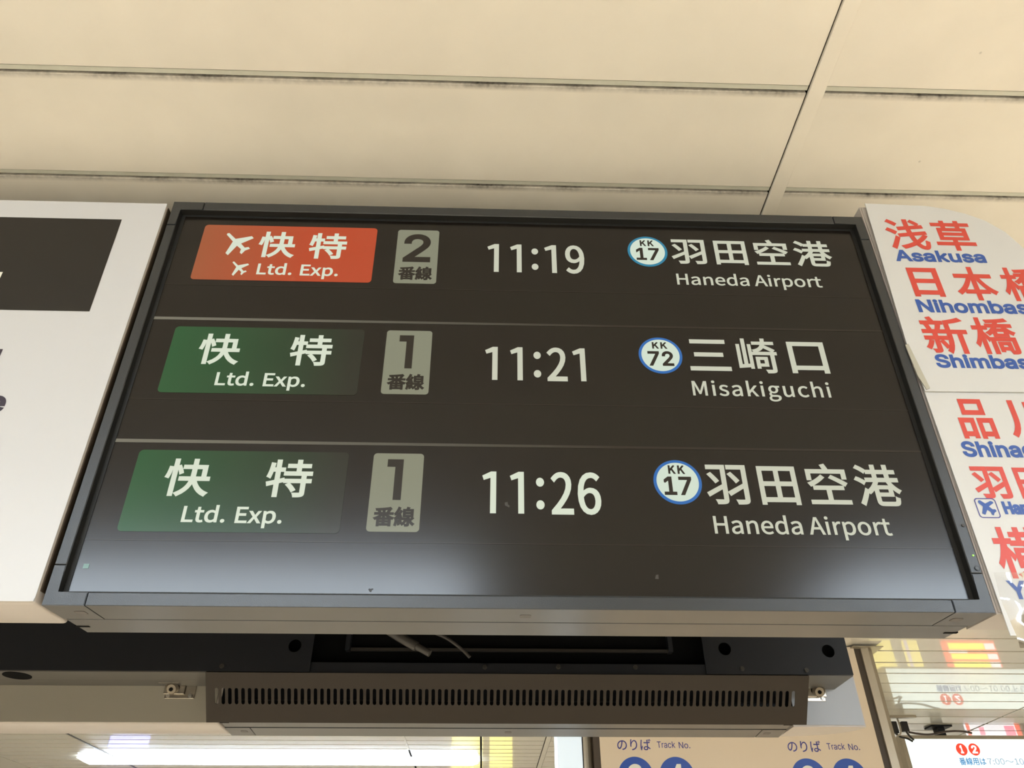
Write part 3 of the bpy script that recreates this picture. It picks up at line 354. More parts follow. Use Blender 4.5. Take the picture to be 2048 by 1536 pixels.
[1050,[105,835,90,816,154,785,232,734,269,696,284,718,300,740,315,762,277,798,199,845,136,873,120,854],[51,552,37,533,102,504,180,457,217,422,232,444,248,465,263,486,224,521,145,566,81,591,66,572],[518,284,518,320,600,320,683,320,766,320,766,284,766,248,766,211,683,211,600,211,518,211,518,248],[775,881,749,881,749,840,749,798,749,756,681,756,612,756,544,756,544,798,544,840,544,881,519,881,493,881,467,881,467,840,467,798,467,756,420,756,373,756,326,756,326,732,326,709,326,685,373,685,420,685,467,685,467,644,467,604,467,563,405,563,343,563,282,563,282,539,282,515,282,491,345,491,408,491,471,491,426,408,357,327,287,278,270,291,253,304,236,316,185,197,114,59,65,-22,88,-38,111,-54,134,-70,184,20,242,139,287,243,299,230,312,215,319,204,362,233,405,275,444,322,444,228,444,133,444,39,444,-51,477,-74,589,-74,613,-74,798,-74,825,-74,921,-74,944,-40,955,86,934,91,903,102,887,114,881,13,872,-4,819,-4,780,-4,623,-4,593,-4,528,-4,518,3,518,40,518,76,518,112,518,148,624,148,731,148,837,148,837,214,837,279,837,345,878,291,925,245,975,214,986,234,1012,262,1029,276,950,318,873,402,827,491,889,491,951,491,1014,491,1014,515,1014,539,1014,563,951,563,889,563,827,563,827,604,827,644,827,685,879,685,932,685,984,685,984,709,984,732,984,756,932,756,879,756,827,756,827,798,827,840,827,881,801,881],[615,383,518,383,508,383,499,383,489,383,513,418,533,454,549,491,616,491,682,491,749,491,766,454,786,418,809,383,712,383],[544,644,544,685,612,685,681,685,749,685,749,644,749,604,749,563,681,563,612,563,544,563,544,604]],
[1050,[500,235,480,223,532,171,587,99,609,50,630,64,651,78,672,91,647,140,590,209,539,258,519,246],[699,883,674,883,674,845,674,807,674,769,606,769,538,769,470,769,470,744,470,720,470,695,538,695,606,695,674,695,674,651,674,607,674,563,586,563,497,563,409,563,409,538,409,513,409,488,540,488,671,488,803,488,803,447,803,405,803,363,677,363,551,363,425,363,425,339,425,314,425,289,551,289,677,289,803,289,803,197,803,105,803,14,803,-1,798,-3,782,-5,764,-7,707,-7,644,-5,654,-27,665,-61,668,-84,748,-84,803,-83,835,-70,869,-58,878,-35,878,14,878,105,878,197,878,289,919,289,959,289,1000,289,1000,314,1000,339,1000,363,959,363,919,363,878,363,878,405,878,447,878,488,921,488,964,488,1006,488,1006,513,1006,538,1006,563,921,563,835,563,749,563,749,607,749,651,749,695,819,695,888,695,958,695,958,720,958,744,958,769,888,769,819,769,749,769,749,807,749,845,749,883,724,883],[124,798,102,801,92,670,72,534,41,445,57,439,88,422,102,412,118,460,131,522,143,590,169,590,196,590,223,590,223,505,223,419,223,333,157,314,97,296,49,284,55,257,61,230,66,204,118,221,171,237,223,254,223,141,223,29,223,-84,248,-84,273,-84,298,-84,298,37,298,158,298,278,334,290,370,302,407,314,404,339,402,363,400,388,366,377,332,367,298,356,298,434,298,512,298,590,332,590,365,590,398,590,398,616,398,641,398,666,365,666,332,666,298,666,298,738,298,810,298,881,273,881,248,881,223,881,223,810,223,738,223,666,200,666,177,666,154,666,160,707,164,748,168,790,146,794]],
[1050,[418,809,161,809,161,682,161,555,161,428,161,279,150,93,34,-38,51,-47,83,-74,95,-89,175,0,211,121,227,238,315,238,403,238,491,238,491,134,491,30,491,-75,517,-75,544,-75,570,-75,570,30,570,134,570,238,665,238,759,238,854,238,854,167,854,95,854,23,854,4,847,-2,826,-3,806,-4,734,-5,661,-2,671,-23,684,-58,688,-78,787,-79,848,-78,883,-65,919,-53,932,-28,932,23,932,285,932,547,932,809,675,809],[238,677,238,733,322,733,407,733,491,733,491,677,491,620,491,564,407,564,322,564,238,564,238,620],[759,733,854,733,854,677,854,620,854,564,759,564,665,564,570,564,570,620,570,677,570,733,665,733],[238,469,238,489,322,489,407,489,491,489,491,431,491,372,491,313,405,313,320,313,234,313,237,353,238,392,238,428,238,448],[759,489,854,489,854,431,854,372,854,313,759,313,665,313,570,313,570,372,570,431,570,489,665,489]],
[1050,[386,810,102,810,102,515,102,220,102,-75,128,-75,154,-75,180,-75,180,-53,180,-32,180,-11,410,-11,641,-11,872,-11,872,-32,872,-53,872,-75,899,-75,926,-75,953,-75,953,220,953,515,953,810,669,810],[279,69,180,69,180,168,180,267,180,366,279,366,379,366,479,366,479,267,479,168,479,69,379,69],[872,168,872,69,768,69,663,69,559,69,559,168,559,267,559,366,663,366,768,366,872,366,872,267],[279,444,180,444,180,541,180,637,180,733,279,733,379,733,479,733,479,637,479,541,479,444,379,444],[872,541,872,444,768,444,663,444,559,444,559,541,559,637,559,733,663,733,768,733,872,733,872,637]],
[1050,[483,645,483,589,431,589,380,589,328,589,341,595,354,600,368,606,355,645,319,703,285,745,351,748,417,752,483,757,483,701],[237,728,216,721,247,681,277,628,292,589,216,589,140,589,64,589,64,567,64,544,64,522,176,522,289,522,401,522,306,436,162,357,37,317,54,303,76,274,87,255,123,269,161,286,199,305,199,175,199,45,199,-85,224,-85,249,-85,274,-85,274,-73,274,-61,274,-48,446,-48,617,-48,789,-48,789,-59,789,-70,789,-81,815,-81,841,-81,868,-81,868,47,868,174,868,301,900,287,932,274,963,264,976,284,999,314,1017,330,888,367,741,439,644,522,759,522,874,522,988,522,988,544,988,567,988,589,908,589,828,589,748,589,779,630,815,688,847,741,818,749,790,757,762,765,742,715,704,645,674,601,685,597,696,593,707,589,658,589,610,589,561,589,561,647,561,706,561,764,685,776,801,792,893,811,875,831,858,850,840,870,675,834,373,810,122,799,129,783,138,755,140,738,186,740,232,742,278,744,258,736],[416,438,483,507,483,452,483,396,483,340,509,340,535,340,561,340,561,397,561,454,561,512,630,439,727,372,827,321,628,321,429,321,230,321,325,373],[274,79,274,111,345,111,415,111,485,111,485,79,485,46,485,14,415,14,345,14,274,14,274,46],[345,167,274,167,274,197,274,228,274,258,345,258,415,258,485,258,485,228,485,197,485,167,415,167],[713,111,789,111,789,79,789,46,789,14,713,14,637,14,561,14,561,46,561,79,561,111,637,111],[789,197,789,167,713,167,637,167,561,167,561,197,561,228,561,258,637,258,713,258,789,258,789,228]],
[1050,[609,582,592,564,700,508,842,425,913,375,930,395,948,416,965,436,891,485,746,564,642,617,625,599],[422,604,403,620,322,549,213,478,89,434,105,411,120,388,136,366,258,418,374,498,458,571,440,588],[215,23,81,23,81,-1,81,-25,81,-48,379,-48,676,-48,974,-48,974,-25,974,-1,974,23,838,23,701,23,565,23,565,112,565,200,565,289,666,289,766,289,867,289,867,313,867,336,867,360,641,360,416,360,191,360,191,336,191,313,191,289,288,289,385,289,482,289,482,200,482,112,482,23,348,23],[473,873,445,866,462,832,482,790,497,754,358,754,219,754,80,754,80,675,80,596,80,517,106,517,132,517,158,517,158,572,158,627,158,682,402,682,647,682,892,682,892,636,892,589,892,543,919,543,946,543,973,543,973,613,973,684,973,754,846,754,720,754,593,754,578,793,550,848,527,889,500,881]],
[1050,[549,526,549,557,659,557,769,557,879,557,879,526,879,494,879,463,769,463,659,463,549,463,549,494],[549,678,549,708,659,708,769,708,879,708,879,678,879,647,879,617,769,617,659,617,549,617,549,647],[211,202,191,199,203,127,213,33,214,-28,235,-25,256,-21,276,-17,273,44,263,137,250,208,230,205],[110,203,88,207,78,120,62,23,37,-42,54,-47,85,-58,99,-65,121,2,141,103,152,195,131,199],[307,224,289,218,309,164,330,91,338,45,357,51,377,58,396,64,387,110,364,181,343,234,325,229],[949,347,930,362,900,326,853,278,811,242,790,280,773,321,761,364,761,376,761,388,761,400,825,400,890,400,955,400,955,524,955,647,955,771,875,771,796,771,716,771,731,802,746,833,761,864,731,871,702,877,673,883,666,851,651,807,638,771,584,771,530,771,476,771,476,647,476,524,476,400,546,400,616,400,686,400,686,268,686,136,686,3,686,-9,683,-11,668,-13,654,-14,610,-14,561,-13,571,-33,581,-64,584,-85,652,-85,697,-85,725,-72,753,-60,761,-38,761,3,761,69,761,136,761,202,810,99,878,13,961,-38,973,-19,996,9,1013,24,945,59,887,118,840,189,888,224,941,272,988,315,969,331],[493,313,437,313,437,291,437,269,437,247,483,247,529,247,575,247,536,144,461,61,380,21,395,7,415,-17,425,-34,533,25,624,139,663,299,647,305,632,310,617,315,612,314,608,314,604,313,548,313],[65,269,69,252,88,263,121,269,330,301,334,281,338,261,341,241,363,247,384,253,405,259,398,316,371,411,346,483,325,478,305,473,285,468,296,436,307,399,316,363,266,357,215,350,165,343,250,441,332,563,399,685,376,698,354,711,331,725,308,676,280,628,252,584,216,581,180,578,144,575,201,654,257,756,301,854,277,864,252,874,228,884,187,770,117,650,93,620,74,587,55,566,37,562,45,542,58,505,62,489,77,496,100,501,208,515,170,458,136,416,121,397,89,358,66,332,43,327,53,306]],
[1050,[570,632,549,620,605,560,675,476,709,424,730,440,752,456,773,472,738,520,669,598,611,658,591,645],[104,625,83,612,138,553,206,468,239,418,261,432,282,447,304,461,270,511,203,590,146,649,125,637],[127,217,37,174,48,151,58,127,69,104,162,152,283,220,398,287,398,201,398,115,398,29,398,11,392,5,373,4,353,3,283,3,213,5,226,-17,238,-54,243,-76,330,-76,394,-75,429,-62,464,-48,476,-23,476,29,476,296,476,562,476,828,340,828,204,828,68,828,68,803,68,777,68,752,178,752,288,752,398,752,398,623,398,494,398,366,266,292],[601,238,513,194,526,171,539,147,553,124,643,174,762,243,875,310,875,217,875,124,875,32,875,12,869,5,848,4,826,3,750,2,676,5,687,-17,701,-55,705,-78,799,-78,868,-77,905,-63,942,-49,955,-24,955,30,955,296,955,562,955,828,816,828,677,828,538,828,538,803,538,777,538,752,650,752,763,752,875,752,875,631,875,509,875,388,741,314]],
[1050,[256,388,256,419,435,419,613,419,792,419,792,388,792,357,792,327,613,327,435,327,256,327,256,357],[256,539,256,569,435,569,613,569,792,569,792,539,792,509,792,479,613,479,435,479,256,479,256,509],[411,632,181,632,181,509,181,387,181,264,281,264,382,264,482,264,482,230,482,196,482,162,341,162,200,162,59,162,59,138,59,114,59,90,200,90,341,90,482,90,482,33,482,-25,482,-82,508,-82,535,-82,561,-82,561,-25,561,33,561,90,706,90,850,90,995,90,995,114,995,138,995,162,850,162,706,162,561,162,561,196,561,230,561,264,665,264,768,264,872,264,872,387,872,509,872,632,641,632],[145,805,65,805,65,781,65,757,65,733,145,733,225,733,306,733,306,706,306,679,306,652,331,652,357,652,382,652,382,679,382,706,382,733,477,733,571,733,666,733,666,706,666,679,666,652,692,652,717,652,743,652,743,679,743,706,743,733,825,733,907,733,988,733,988,757,988,781,988,805,907,805,825,805,743,805,743,831,743,856,743,882,717,882,692,882,666,882,666,856,666,831,666,805,571,805,477,805,382,805,382,831,382,856,382,882,357,882,331,882,306,882,306,856,306,831,306,805,225,805]],
[187,[108,-4,95,-4,83,-4,72,0,63,9,54,18,50,28,50,41,50,54,54,65,63,73,72,82,83,87,95,87,108,87,119,82,128,73,137,65,141,54,141,41,141,28,137,18,128,9,119,0]],
[453,[264,-7,227,-7,189,-7,157,3,130,24,103,45,83,74,69,113,55,152,48,199,48,254,48,309,55,356,69,395,83,434,104,464,130,484,157,505,189,516,227,516,264,516,296,505,323,484,350,464,370,434,384,395,398,356,405,309,405,254,405,199,398,152,384,113,370,74,350,45,323,24,297,3],[202,50,227,50,252,50,273,58,290,74,308,90,321,113,330,144,339,174,344,211,344,254,344,297,339,334,330,365,321,395,308,419,290,435,273,451,252,460,227,460,202,460,180,451,163,435,146,419,132,395,123,365,114,334,109,297,109,254,109,211,114,174,123,144,132,113,146,90,163,74,180,58]],
[453,[181,0,76,0,76,18,76,36,76,55,181,55,286,55,391,55,391,36,391,18,391,0,286,0],[250,509,276,509,276,339,276,170,276,0,255,0,234,0,212,0,212,149,212,299,212,448,211,448,210,448,209,448,168,418,127,388,86,358,86,381,86,404,86,427,123,454,161,481,198,509,224,509]],
[453,[172,0,64,0,64,16,64,32,64,47,121,108,177,168,234,229,254,249,270,267,282,282,295,298,304,313,311,327,317,341,320,356,320,371,320,390,316,405,308,419,299,432,288,442,273,449,259,456,242,460,224,460,204,460,187,456,172,447,158,439,147,428,139,413,131,399,127,382,127,362,107,362,86,362,66,362,66,392,72,419,86,442,100,465,119,483,143,496,167,509,194,516,225,516,255,516,282,509,306,497,329,484,348,467,361,445,374,424,381,399,381,372,381,354,378,335,371,318,364,300,353,280,336,259,319,237,296,211,267,180,229,140,191,100,153,60,153,59,153,58,153,57,231,57,310,57,389,57,389,38,389,19,389,0,281,0]],
[453,[252,-7,218,-7,187,-7,158,-1,133,10,107,21,86,37,70,57,54,78,46,103,44,132,66,132,87,132,109,132,111,114,117,99,126,87,136,75,149,65,165,59,181,53,199,50,219,50,239,50,258,53,275,61,292,68,305,79,315,93,324,107,329,124,329,145,329,163,325,181,316,196,307,212,293,224,275,234,256,243,231,248,201,248,186,248,172,248,157,248,157,265,157,282,157,299,200,349,244,399,288,448,288,450,288,451,288,452,215,452,142,452,70,452,70,471,70,490,70,509,171,509,272,509,372,509,372,493,372,477,372,461,319,400,265,339,211,278,211,282,211,285,211,289,249,293,281,288,308,276,335,263,356,246,371,222,386,199,393,173,393,145,393,115,385,89,370,66,355,43,335,25,309,12,282,0]],
[453,[164,105,40,105,40,123,40,141,40,158,109,275,178,392,247,509,268,509,289,509,311,509,243,394,176,280,109,166,109,165,109,164,109,163,210,163,312,163,413,163,413,144,413,125,413,105,289,105],[302,0,282,0,282,40,282,81,282,121,282,130,282,138,282,146,282,203,282,260,282,318,302,318,322,318,343,318,343,212,343,106,343,0,322,0]],
[453,[254,-7,221,-7,191,-7,164,-1,140,11,116,23,97,39,83,60,69,81,61,104,60,130,81,130,101,130,122,130,124,115,129,101,138,89,147,77,159,67,173,60,188,53,204,50,221,50,242,50,260,55,276,64,292,74,305,87,314,104,323,121,328,141,328,162,328,184,323,204,314,221,304,238,291,252,275,262,258,272,239,277,218,277,201,277,184,274,167,268,151,263,138,255,128,246,108,248,88,250,67,253,77,338,86,423,96,509,186,509,276,509,366,509,366,490,366,471,366,452,294,452,222,452,151,452,145,402,139,352,134,301,135,301,135,301,136,301,147,311,161,319,178,325,194,331,211,334,229,334,253,334,274,329,294,321,313,313,331,301,345,285,359,270,371,252,379,231,387,210,391,188,391,163,391,130,384,101,369,76,354,50,334,30,309,15,283,1]],
[453,[258,-7,226,-7,195,-7,167,0,142,15,118,29,98,49,84,74,71,100,64,129,64,162,64,186,69,212,80,239,91,266,110,300,137,340,176,396,214,453,252,509,276,509,299,509,322,509,265,426,208,344,151,261,149,261,147,261,145,261,150,271,157,280,165,288,174,296,184,302,196,307,207,312,221,314,235,314,266,314,293,308,316,295,339,282,357,263,370,240,382,216,389,189,389,157,389,125,382,97,368,73,354,48,334,28,310,14,286,0],[207,48,226,48,246,48,264,53,279,63,294,72,306,85,314,101,323,118,327,136,327,157,327,178,323,197,314,213,306,230,294,242,279,251,264,261,246,265,226,265,207,265,189,261,174,252,159,243,147,230,138,214,129,198,125,179,125,158,125,137,129,118,138,102,147,85,159,72,174,63,189,53]],
[453,[120,0,97,0,172,149,248,299,323,448,323,450,323,451,323,452,236,452,149,452,62,452,62,471,62,490,62,509,172,509,281,509,391,509,391,489,391,469,391,449,315,299,240,150,165,0,142,0]],
[453,[260,-7,226,-7,192,-7,162,-1,136,11,109,24,89,40,74,62,59,83,52,108,52,135,52,157,56,177,65,195,74,213,86,229,101,241,116,253,133,261,153,265,153,265,153,266,153,267,128,273,108,287,93,308,78,329,70,353,70,380,70,406,77,429,90,450,104,470,122,486,146,498,169,510,196,516,226,516,256,516,283,510,306,498,329,486,348,470,361,450,375,429,382,406,382,380,382,353,374,329,359,308,344,287,325,273,300,267,300,266,300,265,300,265,319,261,336,253,351,241,366,229,378,213,387,195,396,177,401,157,401,135,401,108,393,83,378,62,364,40,343,24,317,11,291,-1],[204,49,226,49,249,49,268,53,285,60,301,68,314,78,323,91,332,105,337,121,337,139,337,158,332,174,322,189,313,203,300,214,283,223,266,231,247,235,226,235,205,235,186,231,169,223,152,214,139,203,130,189,120,174,115,158,115,139,115,121,120,105,129,91,138,78,151,68,167,60,184,53],[208,290,226,290,244,290,260,293,274,300,288,307,299,318,307,330,315,343,319,358,319,376,319,393,315,407,308,420,300,433,289,443,275,449,261,456,245,460,226,460,208,460,191,456,177,449,163,443,152,433,145,420,137,407,133,393,133,376,133,358,137,343,145,330,152,318,163,307,178,300,192,293]],
[453,[195,516,226,516,258,516,286,508,310,494,335,480,354,460,368,434,382,409,389,380,389,347,389,323,383,297,373,270,362,243,343,209,315,168,277,112,239,56,200,0,177,0,154,0,130,0,187,83,244,165,301,248,303,248,305,248,307,248,303,238,296,229,287,221,279,213,269,207,257,202,245,197,232,195,218,195,187,195,160,201,137,214,114,227,96,245,83,269,70,292,64,320,64,352,64,384,71,412,85,436,99,461,118,480,143,494,167,508],[246,460,226,460,207,460,189,456,174,446,159,437,147,424,138,407,130,391,125,372,125,352,125,330,130,312,138,295,147,279,159,266,174,257,189,248,207,243,226,243,246,243,263,248,279,257,294,266,306,279,314,295,323,311,327,330,327,350,327,372,323,391,314,407,306,424,294,437,279,446,264,456]],
[479,[39,0,16,0,78,170,140,339,201,509,226,509,251,509,276,509,338,339,401,170,463,0,440,0,418,0,395,0,359,101,323,202,287,302,281,321,273,344,264,372,255,400,245,435,232,478,236,478,241,478,245,478,233,435,222,399,213,371,204,343,196,320,191,302,155,202,120,101,85,0,62,0],[197,142,110,142,110,161,110,180,110,199,197,199,283,199,370,199,370,180,370,161,370,142,283,142]],
[517,[82,0,60,0,60,170,60,339,60,509,82,509,103,509,125,509,125,435,125,362,125,289,214,289,303,289,392,289,392,362,392,435,392,509,414,509,435,509,457,509,457,339,457,170,457,0,435,0,414,0,392,0,392,77,392,155,392,232,303,232,214,232,125,232,125,155,125,77,125,0,103,0]],
[523,[82,0,60,0,60,170,60,339,60,509,85,509,111,509,136,509,205,400,274,291,343,183,349,174,355,164,363,151,370,138,379,123,388,107,396,90,405,73,414,55,411,55,408,54,405,54,403,72,401,90,401,108,400,126,399,142,399,157,399,172,399,185,399,195,399,300,399,404,399,509,420,509,442,509,463,509,463,339,463,170,463,0,438,0,412,0,387,0,325,97,264,193,202,290,194,303,186,316,177,331,169,345,159,362,148,381,137,400,123,424,108,452,111,453,115,453,119,454,120,428,121,405,122,384,123,362,124,344,124,328,125,312,125,300,125,291,125,194,125,97,125,0,103,0]],
[446,[263,-9,224,-9,187,-9,155,-3,128,9,100,21,79,38,64,60,49,82,40,107,38,137,60,137,82,137,104,137,106,117,112,101,123,88,134,75,149,65,166,59,184,52,203,49,224,49,247,49,268,53,286,60,304,68,319,78,329,92,340,105,346,121,346,139,346,155,341,169,332,179,323,189,311,198,296,205,281,211,264,217,245,222,224,228,204,234,184,239,142,251,109,268,86,289,63,311,52,339,52,372,52,401,60,426,75,448,90,469,111,486,138,498,164,510,194,516,227,516,261,516,290,510,316,498,342,486,362,469,377,449,392,428,400,404,401,378,380,378,358,378,337,378,335,403,323,423,302,437,281,451,256,459,225,459,203,459,184,455,167,448,151,441,138,431,129,418,120,406,115,391,115,376,115,358,120,344,131,334,142,323,154,314,169,308,184,302,199,297,212,293,230,289,247,284,264,279,279,275,295,270,312,264,328,257,344,248,359,238,373,227,385,214,395,198,404,181,408,162,408,139,408,111,401,86,386,64,372,41,351,24,323,11,296,-2]],
[448,[85,452,32,452,32,471,32,490,32,509,160,509,288,509,417,509,417,490,417,471,417,452,363,452,310,452,257,452,257,301,257,151,257,0,235,0,214,0,193,0,193,151,193,301,193,452,139,452]],
[472,[225,0,203,0,203,69,203,139,203,208,141,308,79,409,16,509,41,509,66,509,91,509,125,454,159,399,192,344,203,326,213,309,222,292,231,275,240,255,250,230,241,230,232,230,224,230,233,255,242,276,251,293,260,310,270,327,280,344,314,399,347,454,381,509,406,509,430,509,455,509,393,409,330,308,268,208,268,139,268,69,268,0,247,0]],
[389,[182,-9,160,-9,136,-9,114,-4,94,5,75,14,59,27,48,45,36,62,30,83,30,108,30,130,35,147,43,161,52,175,63,185,78,193,92,201,108,207,125,211,143,215,160,218,178,220,201,223,219,225,234,227,248,228,258,231,265,235,272,239,276,245,276,255,276,255,276,256,276,257,276,272,273,286,267,297,261,308,252,316,240,322,228,328,213,331,196,331,178,331,162,328,149,322,136,317,126,309,118,301,110,292,104,283,100,274,80,280,61,285,41,291,50,314,62,332,79,346,95,360,113,369,133,375,153,381,173,384,194,384,208,384,223,383,239,379,255,376,271,370,286,360,301,351,313,338,322,320,332,303,337,280,337,251,337,168,337,84,337,0,317,0,297,0,277,0,277,17,277,35,277,52,275,52,274,52,272,52,268,43,261,34,252,25,243,15,230,7,215,1,200,-5],[155,45,170,45,193,45,212,50,228,59,243,68,255,79,263,93,271,107,276,122,276,138,276,155,276,173,276,190,273,187,268,184,259,182,251,180,242,178,231,176,221,174,210,172,200,171,190,170,182,169,175,168,161,166,147,163,134,159,121,154,111,148,103,139,96,131,92,119,92,105,92,92,95,81,102,72,109,63,118,57,130,52,142,48]],
[424,[261,-8,229,-8,206,-8,187,-4,172,4,158,12,146,21,138,31,129,42,123,51,118,59,116,59,114,59,112,59,112,39,112,20,112,0,92,0,72,0,53,0,53,170,53,339,53,509,73,509,93,509,114,509,114,446,114,382,114,319,115,319,117,319,118,319,123,327,129,336,137,346,145,356,157,365,171,373,186,381,205,384,229,384,261,384,289,376,313,361,337,345,356,322,370,293,383,263,390,229,390,189,390,149,383,114,370,84,356,55,337,32,313,16,289,0],[197,47,220,47,244,47,263,53,279,66,295,78,308,95,316,117,324,138,328,162,328,189,328,216,324,240,316,261,308,282,296,299,280,311,264,324,244,330,220,330,197,330,177,324,161,312,145,300,133,284,125,263,117,242,113,217,113,189,113,161,117,136,125,115,133,94,146,77,162,65,178,53]],
[395,[226,-8,207,-8,173,-8,143,0,117,16,91,33,71,56,56,85,41,114,34,149,34,187,34,227,41,262,56,291,71,321,91,343,117,360,143,376,173,384,207,384,226,384,243,382,260,377,276,372,292,365,305,356,319,347,330,335,340,322,350,309,357,294,362,277,342,272,322,267,303,262,300,272,296,281,290,289,285,297,278,305,270,311,262,317,253,322,242,325,232,328,220,330,207,330,182,330,161,323,145,310,129,297,116,280,108,258,100,237,96,213,96,187,96,162,100,139,108,117,116,96,129,79,145,66,161,53,182,46,207,46,220,46,232,48,243,52,253,55,263,60,271,66,279,72,286,80,292,89,297,97,301,107,304,117,324,112,343,107,363,102,358,85,351,70,341,56,332,43,320,31,306,21,293,12,277,4,261,-1,244,-6]],
[424,[219,-8,195,-8,164,-8,136,0,111,16,87,32,68,55,55,84,41,114,34,149,34,189,34,229,41,263,55,293,69,322,88,345,112,361,136,376,164,384,196,384,219,384,238,381,253,373,268,365,279,356,287,346,296,336,302,327,306,319,308,319,309,319,311,319,311,382,311,446,311,509,331,509,351,509,372,509,372,339,372,170,372,0,352,0,332,0,313,0,313,20,313,39,313,59,311,59,309,59,307,59,302,51,295,42,287,31,278,21,267,12,252,4,238,-4],[181,47,205,47,227,47,247,53,263,65,279,77,291,94,299,115,308,136,312,161,312,189,312,217,308,242,300,263,292,284,279,300,263,312,247,324,228,330,205,330,181,330,161,324,145,311,129,299,116,282,108,261,100,240,96,216,96,189,96,162,100,138,109,117,117,95,129,78,145,66,161,53]],
[404,[238,-8,212,-8,175,-8,143,0,117,16,90,33,70,56,56,85,41,114,34,148,34,187,34,226,41,260,55,290,69,319,89,343,115,359,141,376,171,384,205,384,226,384,246,381,266,374,285,367,303,356,319,341,335,326,348,306,357,282,366,258,371,228,371,194,371,186,371,178,371,169,272,169,174,169,75,169,75,187,75,204,75,221,163,221,250,221,338,221,329,215,319,208,310,202,310,227,306,249,298,269,290,288,278,303,263,314,247,325,228,330,205,330,182,330,163,325,146,313,130,302,118,288,109,270,100,251,96,232,96,211,96,200,96,189,96,178,96,150,101,126,110,106,120,87,134,72,151,61,168,51,189,46,212,46,228,46,241,48,254,53,266,57,277,64,285,73,294,82,301,93,306,105,325,101,345,96,365,91,359,71,349,54,335,39,321,24,303,13,283,4,262,-4]],
[425,[238,-151,207,-151,179,-151,155,-147,134,-140,113,-132,96,-123,82,-110,69,-98,58,-84,51,-69,67,-60,84,-50,101,-41,107,-49,113,-57,122,-66,130,-75,141,-82,154,-88,168,-94,186,-97,207,-97,238,-97,263,-90,282,-75,302,-60,311,-37,311,-6,311,19,311,44,311,68,310,68,308,68,306,68,301,60,295,51,287,41,278,32,267,23,252,16,238,8,219,5,195,5,164,5,137,12,113,27,88,41,69,62,55,90,41,118,34,152,34,191,34,230,41,264,55,293,69,322,88,345,112,361,137,376,165,384,196,384,220,384,239,381,253,373,268,365,280,356,288,346,297,336,303,327,308,319,309,319,311,319,313,319,313,339,313,359,313,379,333,379,353,379,372,379,372,250,372,121,372,-9,372,-42,365,-69,350,-90,335,-111,316,-126,291,-136,266,-146],[181,59,205,59,228,59,248,64,264,75,280,86,292,101,300,121,308,141,312,165,312,193,312,220,308,243,300,264,292,284,280,301,264,312,248,324,228,330,205,330,181,330,161,324,145,312,129,299,117,283,109,262,100,242,96,219,96,193,96,166,100,143,109,123,117,103,129,87,145,76,162,65]],
[410,[114,249,114,227,114,151,114,76,114,0,93,0,73,0,53,0,53,170,53,339,53,509,73,509,93,509,114,509,114,435,114,361,114,287,110,287,106,287,102,287,114,322,131,347,152,362,174,377,199,384,227,384,253,384,276,379,295,369,315,358,330,342,341,321,352,299,357,273,357,240,357,160,357,80,357,0,337,0,316,0,296,0,296,78,296,157,296,235,296,265,288,288,273,304,258,321,237,329,210,329,192,329,175,325,161,317,146,309,135,298,126,283,118,267]],
[166,[73,0,53,0,53,126,53,253,53,379,73,379,93,379,114,379,114,253,114,126,114,0,93,0],[95,443,84,443,72,443,62,447,54,455,45,462,41,472,41,483,41,494,45,504,54,512,62,520,72,524,84,524,95,524,106,520,114,512,122,504,126,494,126,483,126,472,122,462,114,455,106,447]],
[380,[132,158,110,137,110,162,110,187,110,212,113,212,117,212,121,212,175,268,230,323,284,379,310,379,335,379,360,379,301,319,243,259,184,199,182,199,179,199,177,199,155,178],[73,0,53,0,53,170,53,339,53,509,73,509,93,509,114,509,114,339,114,170,114,0,93,0],[320,0,294,0,245,62,197,124,148,186,162,200,177,214,191,229,252,152,312,76,372,0,346,0]],
[609,[73,0,53,0,53,126,53,253,53,379,72,379,92,379,112,379,112,351,112,323,112,295,111,295,109,295,108,295,113,316,121,332,132,346,144,359,157,369,172,376,187,383,203,386,219,386,247,386,270,378,287,361,305,344,316,322,321,295,318,295,315,295,312,295,317,313,325,329,337,343,349,357,364,367,381,375,398,382,416,386,437,386,459,386,479,381,497,372,515,362,530,348,541,328,551,309,557,285,557,255,557,170,557,85,557,0,536,0,516,0,496,0,496,85,496,169,496,254,496,281,488,301,473,313,457,325,439,330,419,330,402,330,387,327,374,320,362,313,352,303,345,290,339,278,335,263,335,247,335,165,335,82,335,0,315,0,295,0,274,0,274,87,274,173,274,260,274,281,267,298,253,311,239,324,221,330,199,330,185,330,171,327,158,320,144,313,134,303,126,289,118,276,114,258,114,238,114,159,114,79,114,0,93,0]],
[409,[114,249,114,227,114,151,114,76,114,0,93,0,73,0,53,0,53,126,53,253,53,379,72,379,92,379,112,379,112,349,112,318,112,287,109,287,106,287,102,287,114,322,131,347,152,362,174,377,199,384,227,384,253,384,276,379,295,369,314,358,330,342,341,321,352,299,357,273,357,240,357,160,357,80,357,0,337,0,316,0,296,0,296,78,296,157,296,235,296,265,288,288,273,304,258,321,237,329,210,329,192,329,175,325,161,317,146,309,135,298,126,283,118,267]],
[415,[242,-8,207,-8,173,-8,143,0,117,16,91,33,71,56,56,85,41,114,34,149,34,187,34,227,41,262,56,291,71,321,91,343,117,360,143,376,173,384,207,384,242,384,273,376,299,360,325,343,345,321,359,291,374,262,381,227,381,187,381,149,374,114,359,85,345,56,325,33,299,16,273,0],[182,46,207,46,233,46,254,53,270,66,287,79,299,96,307,117,315,139,319,162,319,187,319,213,315,236,307,258,299,280,287,297,270,310,254,323,233,330,207,330,182,330,161,323,145,310,129,297,116,280,108,258,100,237,96,213,96,187,96,162,100,139,108,117,116,96,129,79,145,66,161,53]],
